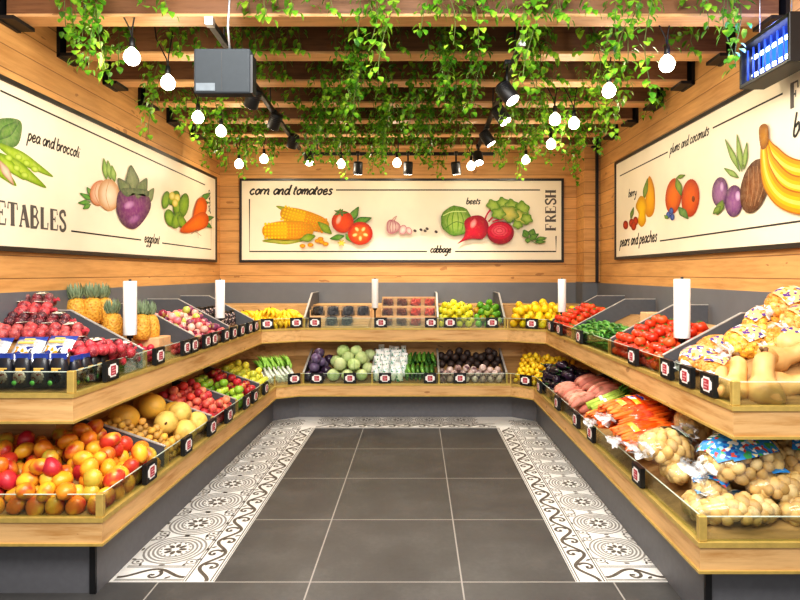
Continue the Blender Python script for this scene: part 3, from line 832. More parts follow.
def smooth_line(p, n=5):
    if len(p) < 3: return p
    out = []
    for i in range(len(p) - 1):
        a, b, c, d = p[max(i - 1, 0)], p[i], p[i + 1], p[min(i + 2, len(p) - 1)]
        for k in range(n):
            t = k / n
            out.append(tuple(.5 * (2 * b[j] + (c[j] - a[j]) * t + (2 * a[j] - 5 * b[j] + 4 * c[j] - d[j]) * t * t + (3 * b[j] - a[j] - 3 * c[j] + d[j]) * t ** 3) for j in (0, 1)))
    out.append(p[-1]); return out
class Mural:
    def __init__(s, side, u0, u1, z0, z1, label):
        s.side = side; s.k = 0
        s.root = empty('wall_mural', label, 'mural', s.P(0, 0, 0) * 0)
        m = MB(); s.slabuv(m, u0, u1, z0, z1, .0, .02); m.build('panel', 'mural_cream', s.root)
        m = MB(); fw = .03
        for a in ((u0 - fw, u0, z0 - fw, z1 + fw), (u1, u1 + fw, z0 - fw, z1 + fw), (u0, u1, z0 - fw, z0), (u0, u1, z1, z1 + fw)): s.slabuv(m, *a, 0, .032)
        m.build('frame', 'frame_black', s.root)
    def P(s, u, z, d):            # d = distance out from the wall
        if s.side == 'left': return Vector((XL + .001 + d, u, z))
        if s.side == 'right': return Vector((XR - .001 - d, -u, z))
        return Vector((u, YB - .001 - d, z))
    def slabuv(s, m, u0, u1, z0, z1, d0, d1):
        m.extrude([s.P(u0, z0, d1), s.P(u1, z0, d1), s.P(u1, z1, d1), s.P(u0, z1, d1)], s.P(0, 0, d0) - s.P(0, 0, d1))
    def uv(s, px, py):
        if s.side == 'left': Y = F * (XL + .02) / (px - CX); return (Y, H - (py - CY) * Y / F)
        if s.side == 'right': Y = F * (XR - .02) / (px - CX); return (-Y, H - (py - CY) * Y / F)
        Y = YB - .02; return ((px - CX) * Y / F, H - (py - CY) * Y / F)
    def depth(s): s.k += 1; return .0204 + .00022 * s.k
    def rib(s, m, pts, w, d, mi=0):
        n = len(pts); L = []; Rr = []
        for i, p in enumerate(pts):
            a, b = pts[max(i - 1, 0)], pts[min(i + 1, n - 1)]
            dx, dy = b[0] - a[0], b[1] - a[1]; l = math.hypot(dx, dy) or 1; ww = (w(i / (n - 1)) if callable(w) else w) / 2
            L.append(s.P(p[0] - dy / l * ww, p[1] + dx / l * ww, d)); Rr.append(s.P(p[0] + dy / l * ww, p[1] - dx / l * ww, d))
        m.add(L + Rr, [(i, n + i, n + i + 1, i + 1) for i in range(n - 1)], mi)
    def lines(s, segs, w=.012):
        m = MB(); d = s.depth()
        for sg in segs: s.rib(m, [s.uv(*p) for p in sg], w, d)
        m.build('border_line', 'ink', s.root)
    def text(s, st, p0, p1, xh, script=True, weight=.2, mat='ink', uvs=False):
        a = Vector(p0 if uvs else s.uv(*p0)); b = Vector(p1 if uvs else s.uv(*p1))
        W = GW if script else CW; tot = sum(.55 if c == ' ' else W.get(c, .85 if script else .98) for c in st)
        dr = (b - a).normalized(); sx = (b - a).length / tot; upv = Vector((-dr.y, dr.x))
        m = MB(); x = 0; d = s.depth()
        for c in st:
            if c != ' ':
                for k, pl in enumerate(GL[c] if script else CAPS[c]):
                    if script: pts = smooth_line(pl); wd = weight * xh
                    else:
                        pts = smooth_line(pl[0], 4) if len(pl[0]) > 5 else pl[0]; wd = pl[1] * xh * 1.25
                    q = [a + dr * ((x + px_ + (.22 * py_ if script else 0)) * sx) + upv * (py_ * xh) for px_, py_ in pts]
                    s.rib(m, [tuple(v) for v in q], wd, d + k * .00004)
            x += .55 if c == ' ' else W.get(c, .85 if script else .98)
        m.build('lettering', mat, s.root)
        return m
    # painting: closed outlines in one mesh, each with its own layer and colours
    def start(s): s.m = MB()
    def poly(s, pts, ce, cc, off=(0, 0), hi=None):
        if 6 <= len(pts) <= 18:
            n = len(pts); ext = smooth_line([pts[-1]] + list(pts) + [pts[0], pts[1]], 4); pts = ext[4:4 * (n + 1)]
        d = s.depth(); q = [s.uv(*p) for p in pts]; n = len(q)
        cx = sum(p[0] for p in q) / n + off[0]; cy = sum(p[1] for p in q) / n + off[1]
        vs = [s.P(cx, cy, d)] + [s.P(lerp(cx, p[0], .55), lerp(cy, p[1], .55), d) for p in q] + [s.P(p[0], p[1], d) for p in q]
        C1, C2 = C(cc), C(ce); mid = tuple(lerp(C1[i], C2[i], .35) for i in range(4))
        fs = [(0, 1 + i, 1 + (i + 1) % n) for i in range(n)] + [(1 + i, 1 + n + i, 1 + n + (i + 1) % n, 1 + (i + 1) % n) for i in range(n)]
        s.m.add(vs, fs, 0, False, [C1] + [mid] * n + [C2] * n)
    def ell(s, cx, cy, rx, ry, ce, cc, rot=0, fn=None, n=22):
        r = math.radians(rot); pts = []
        for k in range(n):
            a = 2 * PI * k / n; f = fn(a) if fn else 1
            x, y = rx * f * math.cos(a), ry * f * math.sin(a)
            pts.append((cx + x * math.cos(r) - y * math.sin(r), cy + x * math.sin(r) + y * math.cos(r)))
        s.poly(pts, ce, cc)
    def leaf(s, p0, p1, w, ce, cc):
        (x0, y0), (x1, y1) = p0, p1; dx, dy = x1 - x0, y1 - y0; l = math.hypot(dx, dy); nx, ny = -dy / l * w, dx / l * w
        s.poly([(x0, y0)] + [(x0 + dx * t + nx * k, y0 + dy * t + ny * k) for t, k in ((.2, .6), (.45, 1), (.75, .6))] + [(x1, y1)] +
               [(x0 + dx * t - nx * k, y0 + dy * t - ny * k) for t, k in ((.75, .6), (.45, 1), (.2, .6))], ce, cc)
    def stroke(s, pts, w, c):
        d = s.depth(); q = smooth_line([s.uv(*p) for p in pts], 4); n0 = len(s.m.v); s.rib(s.m, q, w, d)
        for i in range(n0, len(s.m.v)): s.m.c[i] = C(c)
    def finish(s, name):
        me = s.m.mesh(name, 'print_paint'); s.m.paint(me); o = bpy.data.objects.new(name, me); COL.objects.link(o); o.parent = s.root

# left wall
A = Mural('left', 3.12, 7.38, 1.762, 2.75, 'long cream vegetable mural in a dark frame on the left wall')
A.lines([[(0, 90.5), (205, 185)], [(71, 231), (141, 240)], [(162, 243), (211, 249.5), (211, 217)]])
A.text('pea and broccoli', (27, 140), (79, 158), .047, True, .26)
A.text('eggplant', (144, 242), (159, 244), .05, True, .26)
A.text('carrot', (208.5, 189), (208.5, 212), .05, True, .26)
# the caps run on out of the picture to the near end of the panel
u1, zb = A.uv(66, 231.5)
A.text('VEGETABLES', (u1 - 1.025, A.uv(0, 225)[1] + .005), (u1, zb + .004), .135, False, mat='ink_soft', uvs=True)
A.start()
A.poly([(-12, 140), (-6, 122), (6, 118), (20, 121), (21, 134), (16, 146), (2, 148)], '4a6a3c', '86a568')
A.leaf((-4, 140), (19, 121), 6, '40603a', '7a9a5a')
for p0, p1, w in (((-8, 141), (53, 177), 6), ((-10, 150), (46, 188), 7), ((-14, 156), (16, 186), 6), ((-6, 152), (24, 180), 5)): A.leaf(p0, p1, w, '6a8a2e', 'bcd070')
for x, y in ((18, 157), (26, 163), (34, 169), (8, 158), (16, 168), (24, 175)): A.ell(x, y, 4, 3, '8aa644', 'd0e08a', 30)
A.leaf((-2, 160), (13, 185), 4, 'b08a7a', 'ead8c4')
A.finish('bean_picture')
A.start()
for p0, p1 in (((106, 180), (103, 158)), ((110, 180), (107, 160)), ((114, 182), (111, 165))): A.leaf(p0, p1, 3, '5a7a3a', 'a8c07a')
for p0, p1 in (((92, 200), (79, 193)), ((90, 202), (77, 203)), ((90, 204), (82, 209)), ((92, 196), (86, 187))): A.leaf(p0, p1, 2.6, '2f6a34', '7aa860')
A.ell(99, 193, 10, 13, 'c88a70', 'f4e0cc', 15); A.ell(108, 195, 11, 16, 'c89a78', 'f6ead6', -5)
A.stroke([(96, 184), (94, 194), (99, 205)], .008, 'c0907a'); A.stroke([(108, 181), (105, 195), (109, 209)], .008, 'c8a080')
A.finish('onion_picture')
A.start()
A.leaf((133, 195), (130, 165), 7, '46543c', '8a9470'); A.leaf((130, 196), (117, 178), 6, '46543c', '7a8862'); A.leaf((136, 197), (146, 178), 6, '46543c', '7a8862'); A.leaf((142, 206), (153, 188), 5, '5a6a48', '94a078')
A.poly([(116, 197), (120, 190), (130, 192), (140, 193), (148, 197), (150, 206), (146, 216), (138, 226), (131, 229), (122, 224), (116, 212)], '4a2444', '8a5084')
A.ell(128, 205, 6, 4, '8a5484', 'd0a8cc', -25); A.ell(133, 219, 7, 4, '704070', 'a878a4', -30)
A.poly([(121, 193), (127, 197), (132, 193), (137, 199), (142, 194), (147, 197), (146, 190), (122, 188)], '46543c', '6a785a')
A.finish('eggplant_picture')
A.start()
for x, y, rx, ry, r in ((165, 200, 4, 9, 10), (169, 218, 5, 9, -15), (173, 198, 5, 8, 30), (178, 208, 6, 12, -10), (183, 205, 5, 12, 8), (176, 220, 5, 9, 20), (181, 222, 4, 8, -25)):
    A.ell(x, y, rx, ry, '3f6a2a', '9ab860', r)
for x, y in ((171, 196), (176, 198), (174, 203)): A.ell(x, y, 3, 4, 'c8b860', 'f0e8b0')
A.finish('broccoli_picture')
A.start()
A.leaf((200, 200), (209, 193), 3, '2f5a30', '6a9a5a'); A.leaf((201, 220), (213, 217), 3, '2f5a30', '6a9a5a'); A.leaf((200, 202), (208, 203), 2.4, '2f5a30', '6a9a5a'); A.leaf((203, 222), (211, 228), 2.4, '2f5a30', '6a9a5a')
A.poly([(192, 222), (193, 210), (197, 199), (203, 198), (206, 206), (203, 216)], 'b84a24', 'f08a5a')
A.poly([(179, 230), (188, 220), (200, 212), (207, 216), (206, 226), (196, 231), (184, 233)], 'b84420', 'f49468')
A.stroke([(190, 234), (196, 230), (197, 238)], .006, '4a4030'); A.stroke([(194, 231), (200, 236)], .006, '4a4030')
A.finish('carrot_picture')

# back wall
B = Mural('back', -2.215, 1.825, 1.765, 2.765, 'cream vegetable mural in a dark frame on the back wall')
B.lines([[(336, 190), (540, 190)], [(249.5, 199), (249.5, 251.5), (427, 251.5)], [(455, 251.5), (556, 251.5), (556, 236)]], .016)
B.text('corn and tomatoes', (249, 194.5), (332, 194.5), .068, True, .32)
B.text('beets', (466, 204), (480, 204), .045, True, .3)
B.text('cabbage', (430, 252.5), (451, 252.5), .05, True, .32)
B.text('FRESH', (555.5, 231), (555.5, 189.5), .125, False, mat='ink_soft')
B.start()
for p0, p1, w in (((318, 222), (276, 206), 5), ((330, 228), (284, 209), 7), ((306, 240), (262, 241), 4), ((300, 236), (266, 236), 5)): B.leaf(p0, p1, w, '7a8a3a', 'd0cc7a')
def cob(x0, y0, x1, y1, hw):
    dx, dy = x1 - x0, y1 - y0; l = math.hypot(dx, dy); nx, ny = -dy / l, dx / l
    top = [(t, k) for t, k in ((0, .3), (.08, .65), (.3, .95), (.6, 1), (.85, .85), (1, .4))]
    B.poly([(x0 + dx * t + nx * hw * k, y0 + dy * t + ny * hw * k) for t, k in top] + [(x0 + dx * t - nx * hw * k, y0 + dy * t - ny * hw * k) for t, k in reversed(top)], 'd09020', 'f4cc4a')
    for r in range(5):
        for c in range(14):
            t = .06 + c * .066; k = -0.72 + r * .36
            B.ell(x0 + dx * t + nx * hw * k, y0 + dy * t + ny * hw * k, l * .026, hw * .15, 'd87a28' if t > .5 else 'e0a828', 'f8b85a' if t > .5 else 'fce27a', math.degrees(math.atan2(dy, dx)), None, 7)
cob(281, 212, 328, 227, 9); B.leaf((332, 234), (318, 222), 4, '5a7a2e', 'a0b45a')
cob(263, 231, 313, 230, 9.5); B.leaf((316, 236), (300, 240), 4, '5a7a2e', 'a0b45a')
for x, y in ((303, 246), (311, 245), (318, 241), (322, 242), (326, 244), (321, 239)): B.ell(x, y, 3, 2, 'c87a20', 'f4b84a', 0, None, 8)
B.finish('corn_picture')
B.start()
for p0, p1, w in (((350, 222), (359, 207), 4), ((352, 224), (372, 218), 4), ((350, 226), (368, 226), 4), ((345, 236), (330, 239), 3), ((346, 234), (352, 242), 3), ((338, 216), (341, 209), 2)): B.leaf(p0, p1, w, '2f5a2c', '6a9a4a')
B.ell(343, 222, 11, 11, 'b02c22', 'f07860'); B.ell(339, 220, 2.5, 5, 'e8907c', 'f8d0c0', 20)
for k in range(5): B.leaf((341, 213), (341 + 8 * math.cos(k * 1.25), 213 + 4 * math.sin(k * 1.25)), 1.2, '2f5228', '5a8240')
B.ell(360.5, 233.5, 12.3, 11.5, 'b02a22', 'e8604a'); B.ell(360.5, 233.5, 9.5, 8.8, 'd8503c', 'f29a7c')
for k in range(5):
    a = k * 1.257 + .3; B.ell(360.5 + 5.5 * math.cos(a), 233.5 + 5 * math.sin(a), 2.6, 1.7, 'e8b080', 'f8dcb0', math.degrees(a), None, 10)
B.ell(342, 243, 3, 2.5, 'c8b040', 'f0e090', 0, lambda a: 1 + .5 * math.cos(6 * a))
B.finish('tomato_picture')
B.start()
B.ell(393, 227, 7, 7, 'a8707c', 'f2dccf', 0, lambda a: 1 + .1 * math.cos(3 * a)); B.leaf((392, 222), (397, 216), 1.5, 'b08a84', 'e8d0c0')
for dx in (-3, 0, 3): B.stroke([(393 + dx * .4, 220), (393 + dx, 227), (393 + dx * .6, 233)], .008, 'a86a78')
B.ell(403, 230, 4, 5, 'b07c84', 'f4e2d6', 20); B.ell(409, 231, 3, 4, 'b07c84', 'f0d8ce', -30)
for x, y in ((415, 231), (421, 230), (425, 231), (427, 229), (436, 232)): B.ell(x, y, 1.7, 1.3, '2a2024', '4a3a3c', 30, None, 8)
B.finish('garlic_picture')
B.start()
B.ell(456, 221, 15.5, 15, '4a7430', 'b4cc7c', 0, lambda a: 1 + .03 * math.cos(7 * a))
for dx in (-9, -4, 2, 7): B.stroke([(456 + dx * .3, 208), (456 + dx, 220), (456 + dx * .7, 234)], .012, '5f8a3c')
B.stroke([(443, 216), (452, 212), (466, 212)], .012, 'd4e2a4'); B.stroke([(446, 228), (456, 222), (468, 226)], .01, '4a742c')
B.finish('cabbage_picture')
B.start()
for p0, p1 in (((484, 222), (494, 206)), ((488, 222), (502, 212)), ((492, 222), (508, 218))): B.stroke([p0, ((p0[0] + p1[0]) / 2 - 2, (p0[1] + p1[1]) / 2), p1], .02, 'c05a6a')
for x, y, r in ((493, 206, 7), (503, 204, 7), (512, 207, 8), (522, 209, 8), (520, 218, 9), (508, 214, 10), (526, 219, 6), (498, 214, 7), (517, 225, 5)):
    B.ell(x, y, r, r * .8, '4f7a34', 'b4c878' if r < 9 else 'dcd08a', x * 7 % 60, lambda a: 1 + .14 * math.cos(5 * a))
B.poly([(464, 222), (470, 217), (480, 216), (487, 222), (488, 231), (482, 239), (472, 239), (464, 241), (457, 244), (463, 238), (465, 231)], '8a1e34', 'd8606c')
B.ell(473, 224, 3, 5, 'd87a80', 'f4c0bc', 25)
B.ell(500, 233, 13.5, 11.5, '7a1a30', 'c84a5a'); B.ell(499, 231, 12, 8.5, 'c8485a', 'f0909a')
for r in (9, 6, 3): B.stroke([(499 + r * math.cos(k * .524), 231 + r * .7 * math.sin(k * .524)) for k in range(13)], .006, 'b83a4c')
B.finish('beet_picture')
B.start()
for p0, p1, w in (((527, 238), (523, 230), 4), ((530, 237), (533, 229), 4), ((528, 240), (538, 234), 3), ((534, 240), (546, 238), 2.4), ((534, 242), (545, 242), 2), ((530, 241), (524, 240), 3)): B.leaf(p0, p1, w, '2f5a30', '7aa05a')
B.stroke([(522, 231), (530, 240), (536, 244)], .008, '4a7038'); B.stroke([(530, 240), (545, 240)], .006, '4a7038')
B.finish('herb_picture')

# right wall
D = Mural('right', -6.59, -2.85, 1.775, 2.79, 'long cream fruit mural in a dark frame on the right wall')
D.lines([[(620, 176), (668, 152)], [(713, 128), (783, 93.5)], [(660, 241), (830, 217)]])
D.text('plums and coconuts', (670, 154), (709, 134.5), .044, True, .28)
D.text('pears and peaches', (620, 246.5), (657, 241), .06, True, .3)
D.text('berry', (628.5, 197), (636.5, 195.5), .045, True, .3)
D.text('bananas', (D.uv(793, 137)[0], D.uv(793, 137)[1]), (D.uv(793, 137)[0] + .42, D.uv(793, 137)[1] + .0), .075, True, .24, uvs=True)
u0, z0 = D.uv(790.5, 108.5)
D.text('FRUITS', (u0, z0), (u0 + .50, z0), .14, False, mat='ink_soft', uvs=True)
D.start()
D.poly([(647, 190), (648, 180), (650, 176), (653, 182), (655, 192), (655, 208), (652, 216), (647, 216), (645, 206)], 'c88024', 'f6bc58')
D.leaf((644, 200), (648, 178), 2.4, '4a6a2c', '8aa05a')
D.poly([(638, 200), (641, 196), (645, 198), (647, 206), (646, 214), (646, 222), (642, 227), (638, 222), (639, 214), (636, 207)], 'c88a20', 'fad06a')
D.leaf((631, 219), (634, 207), 1.8, '3f5a2c', '7a9450'); D.stroke([(632, 220), (634, 212)], .008, '5a4a2c')
for x, y in ((626, 225), (632, 223), (636, 221), (634, 226)): D.ell(x, y, 2.6, 4.4, '7a241c', 'c8584a')
D.finish('pear_picture')
D.start()
D.ell(674, 196, 8, 18, 'b03a20', 'f08a50', 6); D.ell(691, 198, 9, 19, 'a83420', 'f07a48', 4); D.ell(694, 199, 1.6, 3, '5a2418', '7a3a24')
D.leaf((677, 178), (686, 175), 2.2, '3f5a2c', '88a058'); D.leaf((677, 178), (682, 196), 3.4, '4a642e', '94aa60'); D.leaf((679, 207), (689, 219), 4, '2f5a34', '7a9e64')
for x, y in ((669, 215), (672, 211), (673, 217)): D.ell(x, y, 2.2, 3.4, '24366e', '6a80bc')
D.leaf((669, 219), (665, 215), 2, '4a6a34', '8aa860')
D.finish('apple_picture')
D.start()
for p0, p1, w in (((741, 172), (726, 139), 3), ((743, 172), (738, 134), 3), ((745, 170), (748, 142), 2.6), ((740, 178), (725, 168), 3)): D.leaf(p0, p1, w, '4f6a34', 'a8bc7c')
D.ell(721, 192, 8, 15, '4a2a50', 'a47aa0', 4); D.ell(735, 201, 9, 16, '4a2850', '9a6c98', 4); D.ell(739, 196, 2.6, 5, 'a880a8', 'e0c8de'); D.ell(723, 187, 2, 5, '9a74a0', 'd8bcd8')
D.leaf((724, 200), (718, 215), 4, '3f5a2c', '8aa05a'); D.leaf((722, 206), (714, 214), 3, '3f5a2c', '8aa05a')
D.finish('plum_picture')
D.start()
D.ell(756, 186, 13.5, 28, '48281a', '946850', 14)
for k in range(9): D.stroke([(748 + k * 2.2, 164 + abs(k - 4) * 2), (747 + k * 2.6, 186), (746 + k * 2, 208 - abs(k - 4) * 2)], .0035, 'c8a488' if k % 2 else '4a2a1c')
D.finish('coconut_picture')
D.start()
def banana_art(path, w):
    q = smooth_line(path, 6)
    for k, (ww, c) in enumerate(((1, 'b06a14'), (.84, 'e09a2e'), (.5, 'f2c060'), (.18, 'f8dc94'))):
        d = D.depth(); pts = [D.uv(*p) for p in q]; n0 = len(D.m.v)
        D.rib(D.m, pts, lambda t: w * ww * (.3 + .7 * min(1, 3.2 * t)) * (1 if t < .8 else 1 - (t - .8) * 2.5), d)
        for i in range(n0, len(D.m.v)): D.m.c[i] = C(c)
banana_art([(766, 136), (773, 152), (788, 166), (806, 171), (830, 168)], .12)
banana_art([(766, 136), (772, 164), (788, 183), (808, 188), (834, 186)], .13)
banana_art([(765, 136), (768, 172), (780, 194), (800, 203), (826, 202)], .13)
D.poly([(761, 130), (765, 124), (770, 126), (771, 140), (768, 148), (763, 148)], '7a4a2a', 'b88a5a')
D.finish('banana_picture')
# ---------------------------------------------------------------- shared produce meshes
def nz(d, s, k, o=0): return 1 + k * noise.noise(Vector((d.x * s + o, d.y * s + o * 2, d.z * s)))
def ballmesh(name, mat, r, seg=14, ring=9, fn=None, extra=None):
    m = MB(); m.ball((0, 0, 0), r, seg, ring, 0, fn)
    mats = [mat]
    if extra: mats += extra(m)
    return [(name, m.mesh(name, mats))]
def dimple(d, top=.16, bot=.06):
    return 1 - top * max(0, d.z - .8) * 5 - bot * max(0, -d.z - .85) * 6
def longmesh(name, mat, L, r, bend=.05, n=9, seg=9, taper=(.5, .9, 1, 1, .95, .7), tip=.2, nub=None):
    pts = []; rs = []
    for i in range(n):
        t = i / (n - 1); pts.append((L * (t - .5), bend * L * math.sin(PI * t), 0))
        k = t * (len(taper) - 1); a = int(min(k, len(taper) - 2)); rr = lerp(taper[a], taper[a + 1], k - a)
        rs.append(r * rr)
    m = MB(); m.tube(pts, rs, seg)
    mats = [mat]
    return m, mats
MANGO = [ballmesh('mango', 'mango_skin', (.056 * k, .042 * k, .044), 14, 9, lambda d, o=o: nz(d, .9, .13, o) * (1 - .06 * max(0, d.x))) for k, o in ((1, 1), (.95, 5), (1.05, 9))]
PEACH = [ballmesh('nectarine', 'peach_skin', (.036, .036, .034), 12, 8, lambda d: dimple(d))]
APPLE = [ballmesh('apple', 'apple_skin', (.04, .04, .037), 12, 9, lambda d: dimple(d, .22, .12) * (1 - .05 * min(0, d.z)))]
for a in (APPLE[0],):
    m = MB(); m.tube([(0, 0, .024), (.002, 0, .042), (.007, 0, .05)], .0022, 5); a.append(('stem', m.mesh('stem', 'stem_brown')))
PLUM = [ballmesh('plum', 'apple_skin', (.034, .034, .033), 12, 8, lambda d: dimple(d, .1))]
PEAR = [ballmesh('pear', 'apple_skin', (.036, .036, .046), 12, 9, lambda d: 1 - .3 * max(0, d.z) ** 1.3)]
SMALL = [ballmesh('golden_potato', 'potato_skin', (.028, .025, .023), 10, 7, lambda d: nz(d, 1.2, .15, 3))]
MELON = [ballmesh('melon', 'melon_skin', (.098, .086, .085), 18, 12, lambda d: nz(d, .8, .06, 2)), ballmesh('melon', 'melon_skin', (.082, .078, .078), 18, 12)]
for a, r in ((MELON[0], .098), (MELON[1], .082)):
    m = MB(); m.tube([(r * .97, 0, 0), (r * 1.04, 0, .003), (r * 1.1, .004, .01)], [.008, .006, .007], 7); a.append(('stem', m.mesh('stem', 'stem_brown')))
LEMON = [ballmesh('lemon', 'citrus_skin', (.034, .026, .026), 12, 8, lambda d: 1 + .16 * max(0, abs(d.x) - .86) * 6)]
ORANGE = [ballmesh('citrus_fruit', 'citrus_skin', (.043, .043, .041), 14, 9, lambda d: dimple(d, .05, .03))]
TOM = [ballmesh('tomato', 'tomato_skin', (.038, .038, .033), 14, 9, lambda d: dimple(d, .14) * (1 + .025 * math.cos(5 * math.atan2(d.y, d.x))))]
m = MB()
for k in range(5):
    a = k * 1.2566; m.leaf(Vector((0, 0, .0305)), Vector((math.cos(a), math.sin(a), .16)), Vector((0, 0, 1)), .024, .01, 0, .1, .2)
m.tube([(0, 0, .029), (.001, 0, .042)], .002, 5); TOM[0].append(('calyx', m.mesh('calyx', 'calyx_green')))
YPEP = [ballmesh('bell_pepper', 'pepper_yellow', (.037, .037, .042), 16, 9, lambda d: dimple(d, .25, .2) * (1 + .07 * math.cos(4 * math.atan2(d.y, d.x)) * (1 - d.z ** 2)))]
PEPPER = [ballmesh('bell_pepper', 'pepper_skin', (.037, .037, .042), 16, 9, lambda d: dimple(d, .25, .2) * (1 + .07 * math.cos(4 * math.atan2(d.y, d.x)) * (1 - d.z ** 2)))]
m = MB(); m.tube([(0, 0, .022), (.002, 0, .04), (.008, 0, .05)], [.006, .004, .005], 6); PEPPER[0].append(('stem', m.mesh('stem', 'calyx_green'))); YPEP[0].append(PEPPER[0][1])
TURNIP = [ballmesh('turnip', 'turnip_skin', (.04, .04, .035), 12, 9, lambda d: nz(d, 1, .12, 2))]
BEET = [ballmesh('beetroot', 'brown_skin', (.046, .046, .042), 12, 9, lambda d: nz(d, 1.1, .12, 4))]
def leafyball(name, mat, r, seed):
    m = MB(); m.ball((0, 0, 0), r * .94, 18, 12, 0, lambda d: nz(d, 1.6, .05, seed))
    random.seed(seed); o = MB()
    for k in range(6):   # wrapped outer leaves
        a = k * 1.05 + U(-.2, .2); vs = []; n = 7
        for i in range(n):
            for j in range(n):
                th = a + (j / (n - 1) - .5) * 1.25 * (1 - .25 * i / (n - 1)); ph = -1.25 + 2.1 * i / (n - 1)
                rr = r * (1 + .012 * k % .03 + .035 * noise.noise(Vector((i * .6, j * .8, k + seed))) + (.07 if i == n - 1 else 0))
                vs.append((rr * math.cos(ph) * math.cos(th), rr * math.cos(ph) * math.sin(th), rr * .93 * math.sin(ph)))
        o.add(vs, [(i * n + j, i * n + j + 1, (i + 1) * n + j + 1, (i + 1) * n + j) for i in range(n - 1) for j in range(n - 1)], 0, True)
    return [(name, m.mesh(name, mat)), ('outer_leaves', o.mesh('outer_leaves', mat))]
CABB = [leafyball('cabbage', 'cabbage_leaf', .072, 3), leafyball('cabbage', 'cabbage_leaf', .068, 8)]
PCABB = [leafyball('purple_cabbage', 'dark_skin', .058, 5)]
def eggplant():
    m = MB(); m.lathe([(.004, -.085), (.022, -.08), (.036, -.06), (.04, -.035), (.036, -.005), (.027, .03), (.021, .055), (.013, .066), (.003, .07)], 14)
    c = MB()
    for k in range(5):
        a = k * 1.2566; c.leaf(Vector((0, 0, .068)), Vector((math.cos(a), math.sin(a), -.8)), Vector((math.cos(a), math.sin(a), 1)), .035, .02, 0, .1, -.1)
    c.tube([(0, 0, .062), (.002, 0, .085), (.008, 0, .1)], [.01, .006, .007], 7)
    return [('eggplant', m.mesh('eggplant', 'dark_skin')), ('calyx', c.mesh('calyx', 'dark_green'))]
EGG = [eggplant()]
def simple(mm, name): m, mats = mm; return [(name, m.mesh(name, mats))]
SWEET = [simple(longmesh('s', 'root_skin', .19, .03, .06, taper=(.25, .8, 1, 1, .8, .3)), 'sweet_potato'), simple(longmesh('s', 'root_skin', .16, .034, -.05, taper=(.3, .9, 1, .95, .7, .25)), 'sweet_potato')]
CUKE = [simple(longmesh('s', 'green_skin', .19, .021, .06, taper=(.45, .95, 1, 1, .95, .5)), 'cucumber')]
BEAN = [simple(longmesh('s', 'green_skin', .145, .011, .12, taper=(.3, .9, 1, 1, .8, .2)), 'green_chilli')]
def squash(bend):
    m = MB(); prof = [(.004, -.125), (.044, -.12), (.069, -.1), (.076, -.068), (.066, -.03), (.046, 0), (.042, .04), (.043, .08), (.038, .11), (.02, .124), (.006, .128)]
    m.lathe(prof, 20, fn=lambda a, z: 1 + .025 * math.cos(9 * a))
    m.v = [(x + bend * (z * z) * 4, y, z) for x, y, z in m.v]
    s = MB(); s.tube([(bend * .0625, 0, .122), (bend * .07, 0, .138), (bend * .09, .006, .15)], [.013, .009, .011], 7)
    return [('butternut_squash', m.mesh('butternut_squash', 'squash_skin')), ('stem', s.mesh('stem', 'stem_brown'))]
SQUASH = [squash(.3), squash(-.35)]
def pineapple():
    m = MB(); m.lathe([(.02, -.1), (.05, -.095), (.066, -.06), (.07, -.01), (.066, .04), (.052, .08), (.026, .095)], 18)
    c = MB(); random.seed(4)
    for k in range(34):
        t = k / 34; a = k * 2.4; out = lerp(1.3, .2, t)
        c.leaf(Vector((math.cos(a) * .02, math.sin(a) * .02, .088 + .03 * t)), Vector((math.cos(a) * out, math.sin(a) * out, 1)), Vector((math.cos(a), math.sin(a), .2)), lerp(.075, .095, t), .018, 0, .3, lerp(.4, .1, t))
    return [('pineapple', m.mesh('pineapple', 'pineapple_skin')), ('crown', c.mesh('crown', 'crown_green'))]
plain('crown_green', '8a9c7c', .5, var=.3)
PINE = [pineapple()]
def bananas():
    root = MB(); root.ball((0, 0, .012), (.018, .014, .016), 8, 6, 0)
    fing = []
    for k in range(5):
        a = (k - 2) * .36; pts = []; rs = []
        for i in range(9):
            t = i / 8; th = t * 1.5
            x = .115 * math.sin(th); z = .01 + .04 * t - .085 * (1 - math.cos(th))
            pts.append((math.cos(a) * x + .004 * k, math.sin(a) * x * 1.0 + (k - 2) * .012, z + .012 * (k % 2)))
            rs.append((.006, .011, .017, .0185, .0185, .018, .016, .011, .005)[i])
        m = MB(); m.tube(pts, rs, 7); fing.append(('banana', m.mesh('banana', 'banana_skin')))
    return [('banana_bunch', root.mesh('banana_bunch', 'stem_brown'))] + fing
BAN = [bananas()]
def leek():
    m = MB(); m.tube([(-.15, 0, 0), (-.13, 0, 0), (-.03, 0, .004), (.04, 0, .01)], [.02, .014, .0135, .015], 9)
    g = MB(); random.seed(6)
    for k in range(7): a = U(-.5, .5); g.leaf(Vector((.035, 0, .012)), Vector((1, a, U(.3, 1.3))), Vector((0, 0, 1)), U(.12, .2), .03, 0, .3, .25)
    r = MB()
    for k in range(8): a = k * .8; r.tube([(-.15, 0, 0), (-.165, .01 * math.cos(a), .01 * math.sin(a)), (-.18, .016 * math.cos(a), .014 * math.sin(a))], .0012, 4)
    return [('leek', m.mesh('leek', 'white_veg')), ('leaves', g.mesh('leaves', 'leek_green')), ('roots', r.mesh('roots', 'white'))]
plain('leek_green', '9cca50', .5, var=.3)
LEEK = [leek()]
